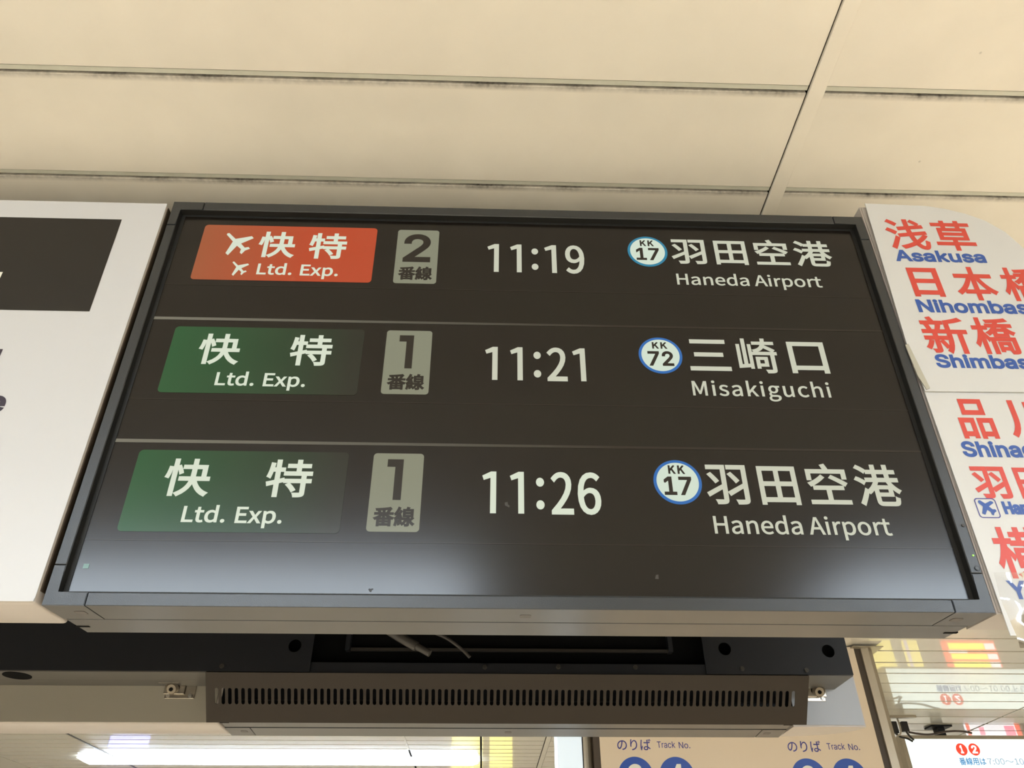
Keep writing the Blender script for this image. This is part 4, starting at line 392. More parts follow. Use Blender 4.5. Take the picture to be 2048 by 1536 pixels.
[259,[73,0,53,0,53,126,53,253,53,379,72,379,92,379,112,379,112,360,112,340,112,321,113,321,114,321,115,321,122,340,135,355,152,367,170,379,190,385,213,385,218,385,223,385,229,384,235,384,240,384,243,384,243,363,243,343,243,322,242,323,237,323,230,324,223,325,215,326,207,326,189,326,173,322,159,315,145,307,134,297,126,284,118,270,114,255,114,237,114,158,114,79,114,0,93,0]],
[365,[211,-8,182,-8,156,-8,133,-4,112,3,92,11,75,23,62,38,49,53,40,72,36,94,55,98,74,102,94,107,99,86,109,70,124,60,139,50,158,45,181,45,208,45,229,51,244,62,260,74,268,87,268,103,268,116,263,127,254,136,245,144,231,151,212,155,191,160,170,165,149,170,115,178,89,191,72,208,55,225,47,247,47,274,47,296,53,315,65,332,77,348,94,361,115,370,136,380,160,384,187,384,213,384,235,380,254,372,272,365,287,353,299,339,310,325,319,309,324,290,305,286,287,281,268,277,263,292,255,304,243,316,230,327,212,333,187,333,165,333,146,327,131,317,116,306,109,293,109,277,109,263,114,252,124,243,134,235,150,228,172,223,191,218,210,214,229,209,264,201,290,188,306,171,323,154,331,133,331,107,331,84,325,64,312,47,300,30,282,16,260,6,237,-3]],
[410,[211,-5,182,-5,157,-5,134,0,115,11,95,21,80,37,69,59,58,80,53,107,53,139,53,219,53,299,53,379,73,379,93,379,114,379,114,301,114,222,114,144,114,114,121,91,137,75,152,58,173,50,200,50,218,50,235,54,249,62,264,70,275,81,283,97,292,112,296,131,296,153,296,228,296,304,296,379,316,379,337,379,357,379,357,253,357,126,357,0,337,0,318,0,298,0,298,31,298,61,298,92,301,92,304,92,307,92,295,57,279,32,257,17,235,2]],
[567,[158,0,138,0,99,126,61,253,23,379,44,379,66,379,87,379,103,324,118,269,133,214,140,191,147,165,154,137,161,108,168,76,175,41,172,41,168,41,165,41,172,75,179,106,186,135,193,163,199,190,206,214,221,269,237,324,252,379,273,379,295,379,316,379,332,324,347,269,362,214,368,190,375,164,382,136,388,107,395,76,402,41,399,41,395,41,391,41,399,75,406,107,413,135,420,164,427,190,434,214,449,269,465,324,480,379,502,379,523,379,545,379,506,253,468,126,429,0,409,0,389,0,368,0,352,57,335,114,319,172,314,189,309,207,305,225,300,243,295,261,291,280,286,299,281,318,277,338,281,338,286,338,291,338,286,319,281,299,277,280,272,261,267,243,263,225,258,206,253,189,248,172,231,114,215,57,199,0,178,0]],
[389,[51,-140,47,-139,52,-121,57,-103,61,-86,65,-86,68,-87,71,-87,83,-90,94,-91,104,-89,114,-87,122,-82,130,-74,138,-66,145,-53,151,-36,155,-24,159,-13,163,-1,114,126,66,252,17,379,40,379,62,379,84,379,111,305,138,230,165,155,174,132,181,109,187,87,193,64,199,42,206,21,198,21,191,21,184,21,190,42,196,64,202,87,209,110,216,132,224,155,251,230,278,305,305,379,327,379,349,379,371,379,316,234,260,88,204,-58,196,-78,187,-94,177,-107,166,-120,153,-129,139,-136,125,-142,109,-145,91,-145,81,-145,72,-144,65,-143,57,-142]],
]
NKEYS = ' .0123456789:AEHKLMacdeghiknoprstux〜のはばり三下口品崎川快新日本横橋浅浜港特用田番空線羽草'
IKEYS = '.0123456789AHNSTYabcdeghikmnorsuwy'
GL = {}
for k_, ch_ in enumerate(['n' + c for c in NKEYS] + ['i' + c for c in IKEYS]):
    GL[ch_] = (GLYPHS[k_][0], GLYPHS[k_][1:])
def glyph_loops(text, font, track=0.0):
    x = 0.0; loops = []
    S = 1050.0 if font == 'n' else 1000.0
    for ch in text:
        adv, sp = GL[font + ch] if (font + ch) in GL else (300, [])
        for s in sp:
            pts = [((s[i] + x, s[i + 1]), (s[i + 2] + x, s[i + 3]), (s[i + 4] + x, s[i + 5])) for i in range(0, len(s), 6)]
            loops.append(pts)
        x += adv + track * S
    return loops

def flatten(p, n=5):
    """bezier contour -> polygon; straight runs stay single segments"""
    out = []
    for a, b in zip(p, p[1:] + p[:1]):
        P0, P1, P2, P3 = a[1], a[2], b[0], b[1]
        cr = abs((P3[0] - P0[0]) * (P1[1] - P0[1]) - (P3[1] - P0[1]) * (P1[0] - P0[0])) + abs((P3[0] - P0[0]) * (P2[1] - P0[1]) - (P3[1] - P0[1]) * (P2[0] - P0[0]))
        L = math.hypot(P3[0] - P0[0], P3[1] - P0[1])
        k = 1 if (L == 0 or cr / max(L, 1e-9) < 0.02 * L) else n
        for i in range(k):
            t = i / k; u = 1 - t
            out.append(tuple(u ** 3 * P0[j] + 3 * u * u * t * P1[j] + 3 * u * t * t * P2[j] + t ** 3 * P3[j] for j in (0, 1)))
    return out

def embolden(q, d, eps):
    """raw outline moved outwards by d; crossings are sorted out by the winding number afterwards"""
    pts = []
    for c in q:
        if not pts or math.hypot(c[0] - pts[-1][0], c[1] - pts[-1][1]) > eps: pts.append(c)
    while len(pts) > 3 and math.hypot(pts[0][0] - pts[-1][0], pts[0][1] - pts[-1][1]) <= eps: pts.pop()
    n = len(pts); new = []
    for i in range(n):
        a, b, c = pts[i - 1], pts[i], pts[(i + 1) % n]
        l1 = math.hypot(b[0] - a[0], b[1] - a[1]); l2 = math.hypot(c[0] - b[0], c[1] - b[1])
        n1 = ((b[1] - a[1]) / l1, -(b[0] - a[0]) / l1); n2 = ((c[1] - b[1]) / l2, -(c[0] - b[0]) / l2)
        dot = n1[0] * n2[0] + n1[1] * n2[1]
        turn = (n1[0] * n2[1] - n1[1] * n2[0]) * (1 if d > 0 else -1)
        if turn < -1e-4 and dot < 0.95:        # concave corner
            new += [(b[0] + n1[0] * d, b[1] + n1[1] * d), b, (b[0] + n2[0] * d, b[1] + n2[1] * d)]
        elif dot > -0.6:
            k = 1 + dot; new.append((b[0] + (n1[0] + n2[0]) * d / k, b[1] + (n1[1] + n2[1]) * d / k))
        else:
            new += [(b[0] + n1[0] * d, b[1] + n1[1] * d), (b[0] + n2[0] * d, b[1] + n2[1] * d)]
    return new

def fill_winding(name, loops, y, m, parent, sign, K=1000.0):
    """triangulate crossing outlines and keep what they wind round"""
    vs, es, base = [], [], 0
    for q in loops:
        vs += [Vector((c[0] * K, c[1] * K)) for c in q]
        es += [(base + i, base + (i + 1) % len(q)) for i in range(len(q))]; base += len(q)
    ov, oe, of = delaunay_2d_cdt(vs, es, [], 0, 1e-5)[:3]
    A = np.array([(c.x, c.y) for c in ov]); F = np.array(of)
    C = A[F].mean(axis=1)
    P = np.concatenate([np.array(q) * K for q in loops]); Q = np.concatenate([np.roll(np.array(q) * K, -1, axis=0) for q in loops])
    x, z = C[:, 0:1], C[:, 1:2]
    left = (Q[:, 0] - P[:, 0]) * (z - P[:, 1]) - (x - P[:, 0]) * (Q[:, 1] - P[:, 1])
    w = ((P[:, 1] <= z) & (Q[:, 1] > z) & (left > 0)).sum(1) - ((P[:, 1] > z) & (Q[:, 1] <= z) & (left < 0)).sum(1)
    F = F[w * sign > 0]
    me = bpy.data.meshes.new(name)
    used, inv = np.unique(F, return_inverse=True); inv = inv.reshape(-1, 3)
    me.from_pydata([(A[i, 0] / K, y, A[i, 1] / K) for i in used], [], [tuple(int(k) for k in t) for t in inv])
    me.update()
    return link(name, me, parent, m)

def text(name, s, bbox, y, m, parent, font='n', bold=0.0, track=0.0, label=None):
    """letters scaled so that their ink fills bbox = (x0, x1, z0, z1)"""
    L = [flatten(p_) for p_ in glyph_loops(s, font, track)]
    xs = [c[0] for p_ in L for c in p_]; zs = [c[1] for p_ in L for c in p_]
    x0, x1, z0, z1 = bbox
    sx = (x1 - x0 - 2 * bold) / (max(xs) - min(xs)); sz = (z1 - z0 - 2 * bold) / (max(zs) - min(zs))
    ox = x0 + bold - min(xs) * sx; oz = z0 + bold - min(zs) * sz
    loops = [[(q[0] * sx + ox, q[1] * sz + oz) for q in p_] for p_ in L]
    if bold:
        big = max(loops, key=lambda p_: (max(c[0] for c in p_) - min(c[0] for c in p_)) * (max(c[1] for c in p_) - min(c[1] for c in p_)))
        ar = sum(a[0] * b[1] - a[1] * b[0] for a, b in zip(big, big[1:] + big[:1]))
        d = bold if ar > 0 else -bold
        loops = [embolden(p_, d, bold * 0.05) for p_ in loops]
        o = fill_winding(name, loops, y, m, parent, 1 if ar > 0 else -1)
    else:
        o = flat2d(name, [('P', p_) for p_ in loops], y, m, parent)
    if label: o['label'] = label
    return o

def ltd_exp(x0, x1, z0, z1):
    w = x1 - x0; h = z1 - z0; base = z0 + h * 0.218
    text('service_abbreviation', 'Ltd.', (x0, x0 + 0.431 * w, base, z1), Y2, 'lcd_text_bright', scr, bold=0.0006)
    text('service_abbreviation', 'Exp.', (x0 + 0.533 * w, x1, z0, base + h * 0.715), Y2, 'lcd_text_bright', scr, bold=0.0006)

def rrect(x0, x1, z0, z1, r, n=6, corners=(1, 1, 1, 1)):
    pts = []
    for k, (cx, cz, a0) in enumerate(((x1 - r, z1 - r, 0), (x0 + r, z1 - r, 90), (x0 + r, z0 + r, 180), (x1 - r, z0 + r, 270))):
        if corners[k]:
            for i in range(n + 1):
                a = math.radians(a0 + 90 * i / n); pts.append((cx + r * math.cos(a), cz + r * math.sin(a)))
        else:
            pts.append(((x1, z1), (x0, z1), (x0, z0), (x1, z0))[k])
    return pts
def circ(cx, cz, r, n=40): return [(cx + r * math.cos(2 * math.pi * i / n), cz + r * math.sin(2 * math.pi * i / n)) for i in range(n)]
def ell(cx, cz, rx, rz, n=48): return [(cx + rx * math.cos(2 * math.pi * i / n), cz + rz * math.sin(2 * math.pi * i / n)) for i in range(n)]
def patch(name, pts, y, m, parent, label=None):
    o = flat2d(name, [('P', pts)], y, m, parent)
    if label: o['label'] = label
    return o

def dup(r, loc, rot, label):
    """copy a thing with its parts and sub-parts"""
    def cp(o, parent):
        c = o.copy(); COL.objects.link(c)
        if parent is not None: c.parent = parent
        for ch in list(o.children): cp(ch, c)
        return c
    c = cp(r, None); c.location = loc; c.rotation_euler = rot; c['label'] = label
    return c

# ================================================================ THE SETTING
def structure(o): o['kind'] = 'structure'; return o
structure(box('floor', -8, 8, -6, 10, FLOOR - 0.1, FLOOR, 'floor_tile'))
structure(box('wall_left', -8.1, -8, -6, 10, FLOOR, H + 0.04, 'wall_paint'))
structure(box('wall_right', 8, 8.1, -6, 10, FLOOR, H + 0.04, 'wall_paint'))
structure(box('wall_back', -8, 8, 10, 10.1, FLOOR, H + 0.04, 'wall_paint'))
structure(box('wall_front', -8, 8, -6.1, -6, FLOOR, H + 0.04, 'wall_paint'))

ceil = bpy.data.objects.new('ceiling', None); COL.objects.link(ceil); structure(ceil)
box('backing', -8, 8, -6, 10, H + 0.03, H + 0.08, 'ceiling_void', ceil)
# plain boards where the panel joints are out of the photograph's sight
for nm, a in (('plain_board', (-8, 8, -6, 0.0855)), ('plain_board', (-8, 8, 2.095, 3.19)),
              ('plain_board', (-8, 0.405, 3.19, 4.90)), ('plain_board', (-8, -3.50, 4.90, 10)),
              ('plain_board', (-8, -2.52, 0.0855, 2.095)), ('plain_board', (3.6, 8, 0.0855, 2.095)),
              ('plain_board', (-3.50, 8, 7.96, 10)), ('plain_board', (6.3, 8, 3.19, 7.96))):
    box(nm, a[0] + .001, a[1] - .001, a[2] + .001, a[3] - .001, H, H + 0.012, 'ceiling_paint' if a[3] < 3 else 'ceiling_gloss', ceil)

def panel_field(x0, x1, ystart, pitch, rows, gap, tongue, m, bev=0.0012, jitter=0.0):
    """rows of long panels; each panel a part, each recessed joint strip a part"""
    L = x1 - x0; W = pitch - gap - tongue
    bm = bmesh.new(); add_box(bm, 0, L, 0, W, 0, 0.012, bev, 1)
    bmesh.ops.recalc_face_normals(bm, faces=bm.faces)
    me = bpy.data.meshes.new('ceiling_panel'); bm.to_mesh(me); bm.free(); me.materials.append(MATS[m])
    if tongue:
        bm = bmesh.new(); add_box(bm, 0, L, 0, tongue - 0.0018, 0, 0.004)
        bmesh.ops.recalc_face_normals(bm, faces=bm.faces)
        mt = bpy.data.meshes.new('joint_strip'); bm.to_mesh(mt); bm.free(); mt.materials.append(MATS['ceiling_tongue'])
    for k in range(rows):
        y = ystart + k * pitch
        o = link('ceiling_panel', me, ceil); o.location = (x0, y + gap, H + jitter * math.sin(k * 7.3 + x0 * 3))
        if tongue:
            t = link('joint_strip', mt, ceil); t.location = (x0, y + pitch - tongue + 0.0012, H + 0.0022)

# near ceiling: joints 0.2012 m apart (tongue 9.5 mm, gap 2.6 mm)
NP = 0.2012; Y0 = 0.0985 - 0.0095 + 0.0095 - 0.0095
Y0 = 0.6905 + 0.0095 - 3 * NP
panel_field(-2.515, 0.4938, Y0, NP, 10, 0.0030, 0.0095, 'ceiling_paint')
panel_field(0.5215, 3.6, Y0, NP, 10, 0.0030, 0.0095, 'ceiling_paint')
box('cross_strip', 0.4960, 0.5212, Y0 - 0.01, 2.095, H - 0.0035, H + 0.004, 'ceiling_paint', ceil, 0.0008)
# far ceiling right of the wide strip and the finer slats left of it
panel_field(0.440, 3.120, 3.20, 0.1842, 25, 0.014, 0, 'ceiling_gloss')
panel_field(3.135, 6.29, 3.20, 0.1842, 25, 0.014, 0, 'ceiling_gloss')
for xa, xb in ((-3.49, -2.70), (-2.685, -0.545), (-0.53, -0.035), (-0.022, 0.400)):
    panel_field(xa, xb, 4.905, 0.138, 22, 0.016, 0, 'ceiling_gloss')
box('cross_strip', 0.405, 0.437, 3.2, 7.95, H - 0.003, H + 0.006, 'ceiling_gloss', ceil, 0.0008)
box('cross_strip', -2.698, -2.687, 4.905, 7.9, H - 0.004, H + 0.004, 'bezel_under', ceil)
box('cross_strip', -0.545, -0.530, 4.905, 5.90, H - 0.002, H + 0.004, 'ceiling_gloss', ceil)

# fluorescent fixtures: a shallow trough with a glowing diffuser
def ceiling_light(loc, L, label, W=0.24, depth=0.075):
    t = root('ceiling_light', loc, label, 'lamp', 'fluorescent ceiling lights')
    bm = bmesh.new()
    prof = [(-W / 2, 0), (-W / 2 + 0.05, -depth), (W / 2 - 0.05, -depth), (W / 2, 0)]
    a = [bm.verts.new((0.0, y, z)) for y, z in prof]; b = [bm.verts.new((L, y, z)) for y, z in prof]
    for v in (a[1], a[2]): v.co.x += 0.04
    for v in (b[1], b[2]): v.co.x -= 0.04
    bm.faces.new(a); bm.faces.new(b[::-1])
    for i in range(4): bm.faces.new((a[i], b[i], b[(i + 1) % 4], a[(i + 1) % 4]))
    bm_obj('diffuser', bm, 'lamp_glow', t)
    box('mounting_rail', 0.02, L - 0.02, -W / 2 + 0.02, W / 2 - 0.02, 0.0002, 0.012, 'lamp_case', t)
    return t
ceiling_light((-2.93, 6.23, H - 0.015), 2.88, 'long white fluorescent light glowing on the slatted ceiling at lower left, beyond the signs', W=0.20, depth=0.022)
for y_, w_ in ((-2.10, 'nearer row'), (-2.52, 'farther row')):
    ceiling_light((-2.60, y_, H - 0.013), 2.50, 'wide fluorescent light behind the camera, left one of the ' + w_, W=0.34, depth=0.05)
    ceiling_light((1.80, y_, H - 0.013), 2.50, 'wide fluorescent light behind the camera, right one of the ' + w_, W=0.34, depth=0.05)
ceiling_light((-3.9, 2.65, H - 0.013), 2.45, 'fluorescent light above and behind the left white sign box')
ceiling_light((2.6, 8.8, H - 0.013), 2.45, 'fluorescent light at the far end of the hall on the right')

# ================================================================ DISPLAY MONITOR
S0 = Vector((0.0433, 0.8252, 0.6021)); TILT = 0.05844
def local(u, v, off=0.0): return (u, off, v)
mon = root('display_monitor', S0, 'large black-framed departure display showing three trains at 11:19, 11:21 and 11:26', 'screen',
           'back-to-back display monitors', rot=(TILT, 0, 0))
XO, ZB, ZT = 0.5275, -0.3055, 0.3075
XI, ZI, ZI2 = 0.5147, -0.2910, 0.2915
YF, YB = -0.011, 0.0418
CX, CZ = 0.4815, 0.2600
g = 0.0005
mon_parts = []
def mp(o): mon_parts.append(o); return o
mp(box('bottom_rail', -CX + g, CX - g, YF, YB, ZB, ZI, 'bezel', mon, 0.0006, 1))
mp(box('top_rail', -CX + g, CX - g, YF, YB, ZI2, ZT, 'bezel', mon, 0.0006, 1))
mp(box('side_rail', -XO, -XI, YF, YB, -CZ + g, CZ - g, 'bezel', mon, 0.0006, 1))
mp(box('side_rail', XI, XO, YF, YB, -CZ + g, CZ - g, 'bezel', mon, 0.0006, 1))
for sx in (-1, 1):
    for top in (0, 1):
        zo, zi, zc_ = (ZT, ZI2, CZ + g) if top else (ZB, ZI, -CZ - g)
        pts = [(sx * XO, zo), (sx * (CX + g), zo), (sx * (CX + g), zi), (sx * XI, zi), (sx * XI, zc_), (sx * XO, zc_)]
        prism_xz('corner_piece', pts, YF, YB, 'bezel', mon, 0.0006)
# inner black lip between the frame and the picture
prism = [('P', [(-XI, ZI), (XI, ZI), (XI, ZI2), (-XI, ZI2)]), ('P', [(-0.5093, -0.2868), (-0.5093, 0.2868), (0.5093, 0.2868), (0.5093, -0.2868)])]
flat2d('inner_lip', prism, 0.0008, 'lip_black', mon, thick=0.003)
for sx in (-1, 1):
    box('inner_edge', min(sx * XI, sx * (XI - .0004)), max(sx * XI, sx * (XI - .0004)), YF + 0.0008, 0.0, ZI, ZI2, 'lip_black', mon)
box('inner_edge', -XI, XI, YF + 0.0008, 0.0, ZI2 - 0.0004, ZI2, 'lip_black', mon)
# behind the frame: shadow groove, rear tier of the case, rear housing
box('shadow_groove', -XO + 0.004, XO - 0.004, YB, YB + 0.0036, ZB + 0.003, ZT - 0.003, 'black_gap', mon)
box('rear_case', -XO + 0.001, XO - 0.001, YB + 0.0036, 0.1015, ZB + 0.0004, ZT - 0.001, 'bezel', mon, 0.0006, 1)
box('rear_cover', -XO + 0.03, XO - 0.03, 0.1015, 0.1065, ZB + 0.03, ZT - 0.03, 'housing_black', mon, 0.002, 1)
for x in (-0.497, 0.0, 0.497):
    w = 0.0065
    bm = bmesh.new(); pts = rrect(x - w, x + w, 0.011, 0.023, 0.003)
    a = [bm.verts.new((p_[0], p_[1], ZB - 0.0004)) for p_ in pts]; b = [bm.verts.new((p_[0], p_[1], ZB + 0.002)) for p_ in pts]
    bm.faces.new(a); bm.faces.new(b[::-1])
    for i in range(len(pts)): bm.faces.new((a[i], b[i], b[(i + 1) % len(pts)], a[(i + 1) % len(pts)]))
    bm_obj('screw_cover', bm, 'button_grey', mon)
for sx in (-1, 1):
    box('case_notch', *sorted((sx * 0.5285, sx * 0.512)), 0.072, 0.0765, ZB - 0.0002, ZB + 0.006, 'black_gap', mon)
# right-hand controls of the frame
cyl('frame_screw', (0.5235, YF - 0.0002, -0.2013), (0, -1, 0), 0.0021, 0.0016, 'screw_dark', mon, 20, 0.0003)
cyl('power_light', (0.5234, YF - 0.0001, -0.2386), (0, -1, 0), 0.0011, 0.0014, 'led_green', mon, 16)
bt = cyl('power_button', (0.5229, YF - 0.0001, -0.2542), (0, -1, 0), 0.0026, 0.0014, 'bezel', mon, 24, 0.0004)
# dark ring round the button
flat2d('button_ring', [('P', circ(0.5229, -0.2542, 0.0031)), ('P', circ(0.5229, -0.2542, 0.0027)[::-1])], YF - 0.0003, 'black_gap', mon)
# downward faces of the frame and case take a lighter grey
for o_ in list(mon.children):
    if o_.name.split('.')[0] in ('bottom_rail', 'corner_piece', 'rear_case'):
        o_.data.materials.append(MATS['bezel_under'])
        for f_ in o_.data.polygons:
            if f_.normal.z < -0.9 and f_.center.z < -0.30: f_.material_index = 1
# copy the empty shell for the other side before the picture goes in
mon_back = dup(mon, (S0.x, 2.432 - S0.y, S0.z + 0.0225), (TILT, 0, math.pi),
               'second display monitor facing away, only the underside of its frame seen beyond the vent grille')

scr = box('screen', -0.5120, 0.5120, 0.0, 0.02, -0.2895, 0.2895, 'lcd_black', mon)
scr['label'] = 'matt display panel lit with the departure list'
Y1, Y2, Y3 = -0.0003, -0.0006, -0.0009
def par_badge(z0, z1, m, x0=-0.4758, x1=-0.2182, nm='service_badge', label=None):
    return patch(nm, rrect(x0, x1, z0, z1, 0.0055), Y1, m, scr, label)
rows = [0.0, -0.1903, -0.3806]
for i, dz in enumerate(rows):
    tm = 'lcd_text'; tb = 'lcd_text_bright'
    par_badge(0.1650 + dz, 0.2715 + dz, 'lcd_orange' if i == 0 else 'lcd_green',
              label=('orange badge of the airport limited express', 'green limited express badge of the 11:21', 'green limited express badge of the 11:26')[i])
    if i == 0:
        text('service_name', '快', (-0.3904, -0.3363, 0.2089, 0.2596), Y2, tb, scr, bold=0.0011)
        text('service_name', '特', (-0.3159, -0.2608, 0.2084, 0.2590), Y2, tb, scr, bold=0.0011)
        ltd_exp(-0.3841, -0.2673, 0.1696, 0.1984)
        PL = [(0.0, 0.925), (0.011, 0.989), (0.082, 1.0), (0.355, 0.739), (0.914, 0.88), (1.0, 0.788), (0.591, 0.533), (0.76, 0.351), (0.887, 0.386), (0.956, 0.304), (0.797, 0.223), (0.697, 0.058), (0.624, 0.126), (0.641, 0.28), (0.466, 0.43), (0.229, 0.0), (0.125, 0.092), (0.283, 0.618)]
        for (x0, x1, z0, z1) in ((-0.4405, -0.3995, 0.2115, 0.2551), (-0.4215, -0.3970, 0.1725, 0.1995)):
            patch('aeroplane_symbol', [(x0 + a * (x1 - x0), z0 + b * (z1 - z0)) for a, b in PL], Y2, tb, scr)
    else:
        text('service_name', '快', (-0.4369, -0.3816, 0.2096 + dz, 0.2598 + dz), Y2, tb, scr, bold=0.0011)
        text('service_name', '特', (-0.3148, -0.2590, 0.2100 + dz, 0.2604 + dz), Y2, tb, scr, bold=0.0011)
        ltd_exp(-0.4048, -0.2874, 0.1703 + dz, 0.1990 + dz)
    patch('track_badge', rrect(-0.1875, -0.1252, 0.1680 + dz - 0.0003, 0.2720 + dz - 0.0010, 0.0045) if i else rrect(-0.1870, -0.1250, 0.1650, 0.2695, 0.0045), Y1, 'lcd_grey', scr,
          ('grey badge of track 2', 'grey badge of track 1 in the middle row', 'grey badge of track 1 in the bottom row')[i])
    if i == 0: text('track_number', '2', (-0.1763, -0.1358, 0.2057, 0.2610), Y2, 'lcd_dark_text', scr, 'i', bold=0.0022)
    else:
        # a square-cut figure one
        z0, z1 = 0.2082 + dz, 0.2628 + dz
        patch('track_number', [(-0.1596, z0), (-0.1498, z0), (-0.1498, z1), (-0.1694, z1), (-0.1694, z1 - 0.0105), (-0.1596, z1 - 0.0105)], Y2, 'lcd_dark_text', scr)
    zz = (0.1716, 0.1970) if i == 0 else (0.1743 + dz, 0.1994 + dz)
    text('track_word', '番線', (-0.1805, -0.1316, *zz), Y2, 'lcd_dark_text', scr, bold=0.0009)
    tz = ((0.1893, 0.2450), (0.0013, 0.0562), (-0.1888, -0.1323))[i]
    s = ('11:19', '11:21', '11:26')[i]
    xe = (0.0922, 0.0841, 0.0928)[i]
    # figures in their own cells so that they keep the display's wide spacing
    cells = {0: ((-0.0520, -0.0347), (-0.0182, -0.0010), (0.0328, 0.0508), (0.0638, 0.0922)),
             1: ((-0.0521, -0.0349), (-0.0182, -0.0010), (0.0318, 0.0590), (0.0665, 0.0841)),
             2: ((-0.0523, -0.0349), (-0.0183, -0.0010), (0.0320, 0.0590), (0.0645, 0.0928))}[i]
    digits = s.replace(':', '')
    for d, (a, b) in zip(digits, cells):
        z0, z1 = tz
        if d == '1':
            w = b - a; k = 0.0072
            patch('time_figure', [(b - k, z0 + 0.0006), (b, z0 + 0.0006), (b, z1 - 0.0005), (b - k * 0.92, z1 - 0.0005), (a, z1 - 0.0062), (a + 0.0020, z1 - 0.0122), (b - k, z1 - 0.0092)], Y2, tb if i == 2 else tm, scr)
        else:
            text('time_figure', d, (a, b, z0, z1), Y2, tb if i == 2 else tm, scr, bold=0.0011)
    zc_ = (tz[0] + tz[1]) / 2 - 0.001
    for q in (-0.0150, 0.0150):
        patch('time_colon_dot', ell(0.0187, zc_ + q, 0.0050, 0.0060, 32), Y2, tb if i == 2 else tm, scr)
    cz = (0.2362, 0.0466, -0.1437)[i]; cx = (0.1884, 0.1880, 0.1892)[i]
    patch('station_number_ring', circ(cx, cz, 0.0300, 64), Y1, 'lcd_cyan' if i == 0 else 'lcd_blue', scr)
    patch('station_number_disc', circ(cx, cz, 0.0262, 64), Y2, 'lcd_circle', scr)
    kz = ((0.2464, 0.2581), (0.0572, 0.0682), (-0.1330, -0.1212))[i]
    text('station_line_letters', 'KK', (cx - 0.0103, cx + 0.0104, *kz), Y3, 'lcd_dark_text', scr, bold=0.0006, track=0.16)
    nz = ((0.2185, 0.2428), (0.0288, 0.0532), (-0.1616, -0.1367))[i]
    text('station_number', ('17', '72', '17')[i], (cx - 0.0178, cx + 0.0172, *nz), Y3, 'lcd_dark_text', scr, 'i', bold=0.0010)
    if i == 1:
        text('destination_name', '三', (0.2268, 0.2832, 0.0223, 0.0744), Y2, tm, scr, bold=0.0010)
        text('destination_name', '崎', (0.2944, 0.3497, 0.0197, 0.0778), Y2, tm, scr, bold=0.0009)
        text('destination_name', '口', (0.3660, 0.4179, 0.0206, 0.0731), Y2, tm, scr, bold=0.0012)
        text('destination_english', 'Misakiguchi', (0.2250, 0.4110, -0.0250, 0.0073), Y2, tm, scr, bold=0.0004, track=0.06)
    else:
        z0, z1 = ((0.2129, 0.2648), None, (-0.1731, -0.1155))[i] if i == 0 else (-0.1731, -0.1160)
        text('destination_name', '羽田空港', (0.2242, 0.4675, z0, z1), Y2, tm, scr, bold=0.0010, track=0.09)
        z0, z1 = (0.1663, 0.1953) if i == 0 else (-0.2175, -0.1865)
        text('destination_english', 'Haneda Airport', (0.2262, 0.4410, z0, z1), Y2, tm, scr, bold=0.0004)
for k, z in enumerate((0.0949, -0.0965)):
    patch('row_divider', [(-0.5090, z - 0.0024), (0.5090, z - 0.0013), (0.5090, z + 0.0013), (-0.5090, z + 0.0024)], Y1, 'lcd_line_fade', scr)
for z in (0.1553, -0.0354, -0.2261):
    patch('faint_line', [(-0.5090, z - 0.0004), (0.5090, z - 0.0004), (0.5090, z + 0.0004), (-0.5090, z + 0.0004)], Y1, 'lcd_faint', scr)
patch('indicator_square', [(-0.5012, -0.2604), (-0.4949, -0.2604), (-0.4949, -0.2550), (-0.5012, -0.2550)], Y1, 'lcd_green_dot', scr)
patch('smudge', [(-0.0245, -0.174), (-0.021, -0.1729), (-0.0205, -0.1765), (-0.0184, -0.178), (-0.0190, -0.1805), (-0.0215, -0.179), (-0.0240, -0.178)], Y1, 'lcd_smudge', scr)
patch('smudge', [(0.1486, -0.2665), (0.1528, -0.2667), (0.1531, -0.2613), (0.1500, -0.2618)], Y1, 'lcd_smudge', scr)
patch('dust_speck', [(-0.1778, -0.2815), (-0.1765, -0.2806), (-0.1750, -0.2812), (-0.1735, -0.2804), (-0.1719, -0.2810), (-0.1738, -0.2828), (-0.1742, -0.2846), (-0.1762, -0.2840)], Y1, 'print_black', scr)

# ================================================================ WHITE SIGN BOXES
# near left: tilted like the display, rounded edges
sl = root('sign_box', S0, 'white sign box left of the display with a black printed rectangle', 'sign box', rot=(TILT, 0, 0))
box('case', -1.9, -0.5338, -0.0150, 0.0670, -0.3050, 0.2968, 'white_case', sl, 0.0045, 3, True)
patch('face_panel', rrect(-1.895, -0.5335, -0.3030, 0.2968, 0.005, corners=(0, 0, 1, 1)), -0.0166, 'white_panel', sl)
box('face_edge', -1.895, -0.5342, -0.0163, -0.0145, -0.3026, 0.2964, 'white_panel', sl)
box('gap_shade_strip', -0.5336, -0.5322, -0.0110, 0.0500, -0.2900, 0.2930, 'frame_dark', sl)  # dark strip standing in for the shade between box and display
patch('black_print', [(-1.6, 0.0902), (-0.5886, 0.0912), (-0.5912, 0.2622), (-1.6, 0.2612)], -0.0169, 'print_black', sl)
text('letter', 'l' if False else '1', (-0.7371, -0.7271, 0.1000, 0.1571), -0.0172, 'ink_white', sl, 'i', bold=0.001) if False else \
    patch('letter', [(-0.7371, 0.100), (-0.7268, 0.100), (-0.7268, 0.1571), (-0.7371, 0.1571)], -0.0172, 'ink_white', sl)
patch('letter', [(-0.6905, -0.034), (-0.6812, -0.034), (-0.6812, 0.0268), (-0.6905, 0.0268)], -0.0169, 'ink_black', sl)
text('letter', 'e', (-0.6760, -0.6492, -0.0700, -0.0440), -0.0169, 'ink_black', sl, 'i', bold=0.0014)

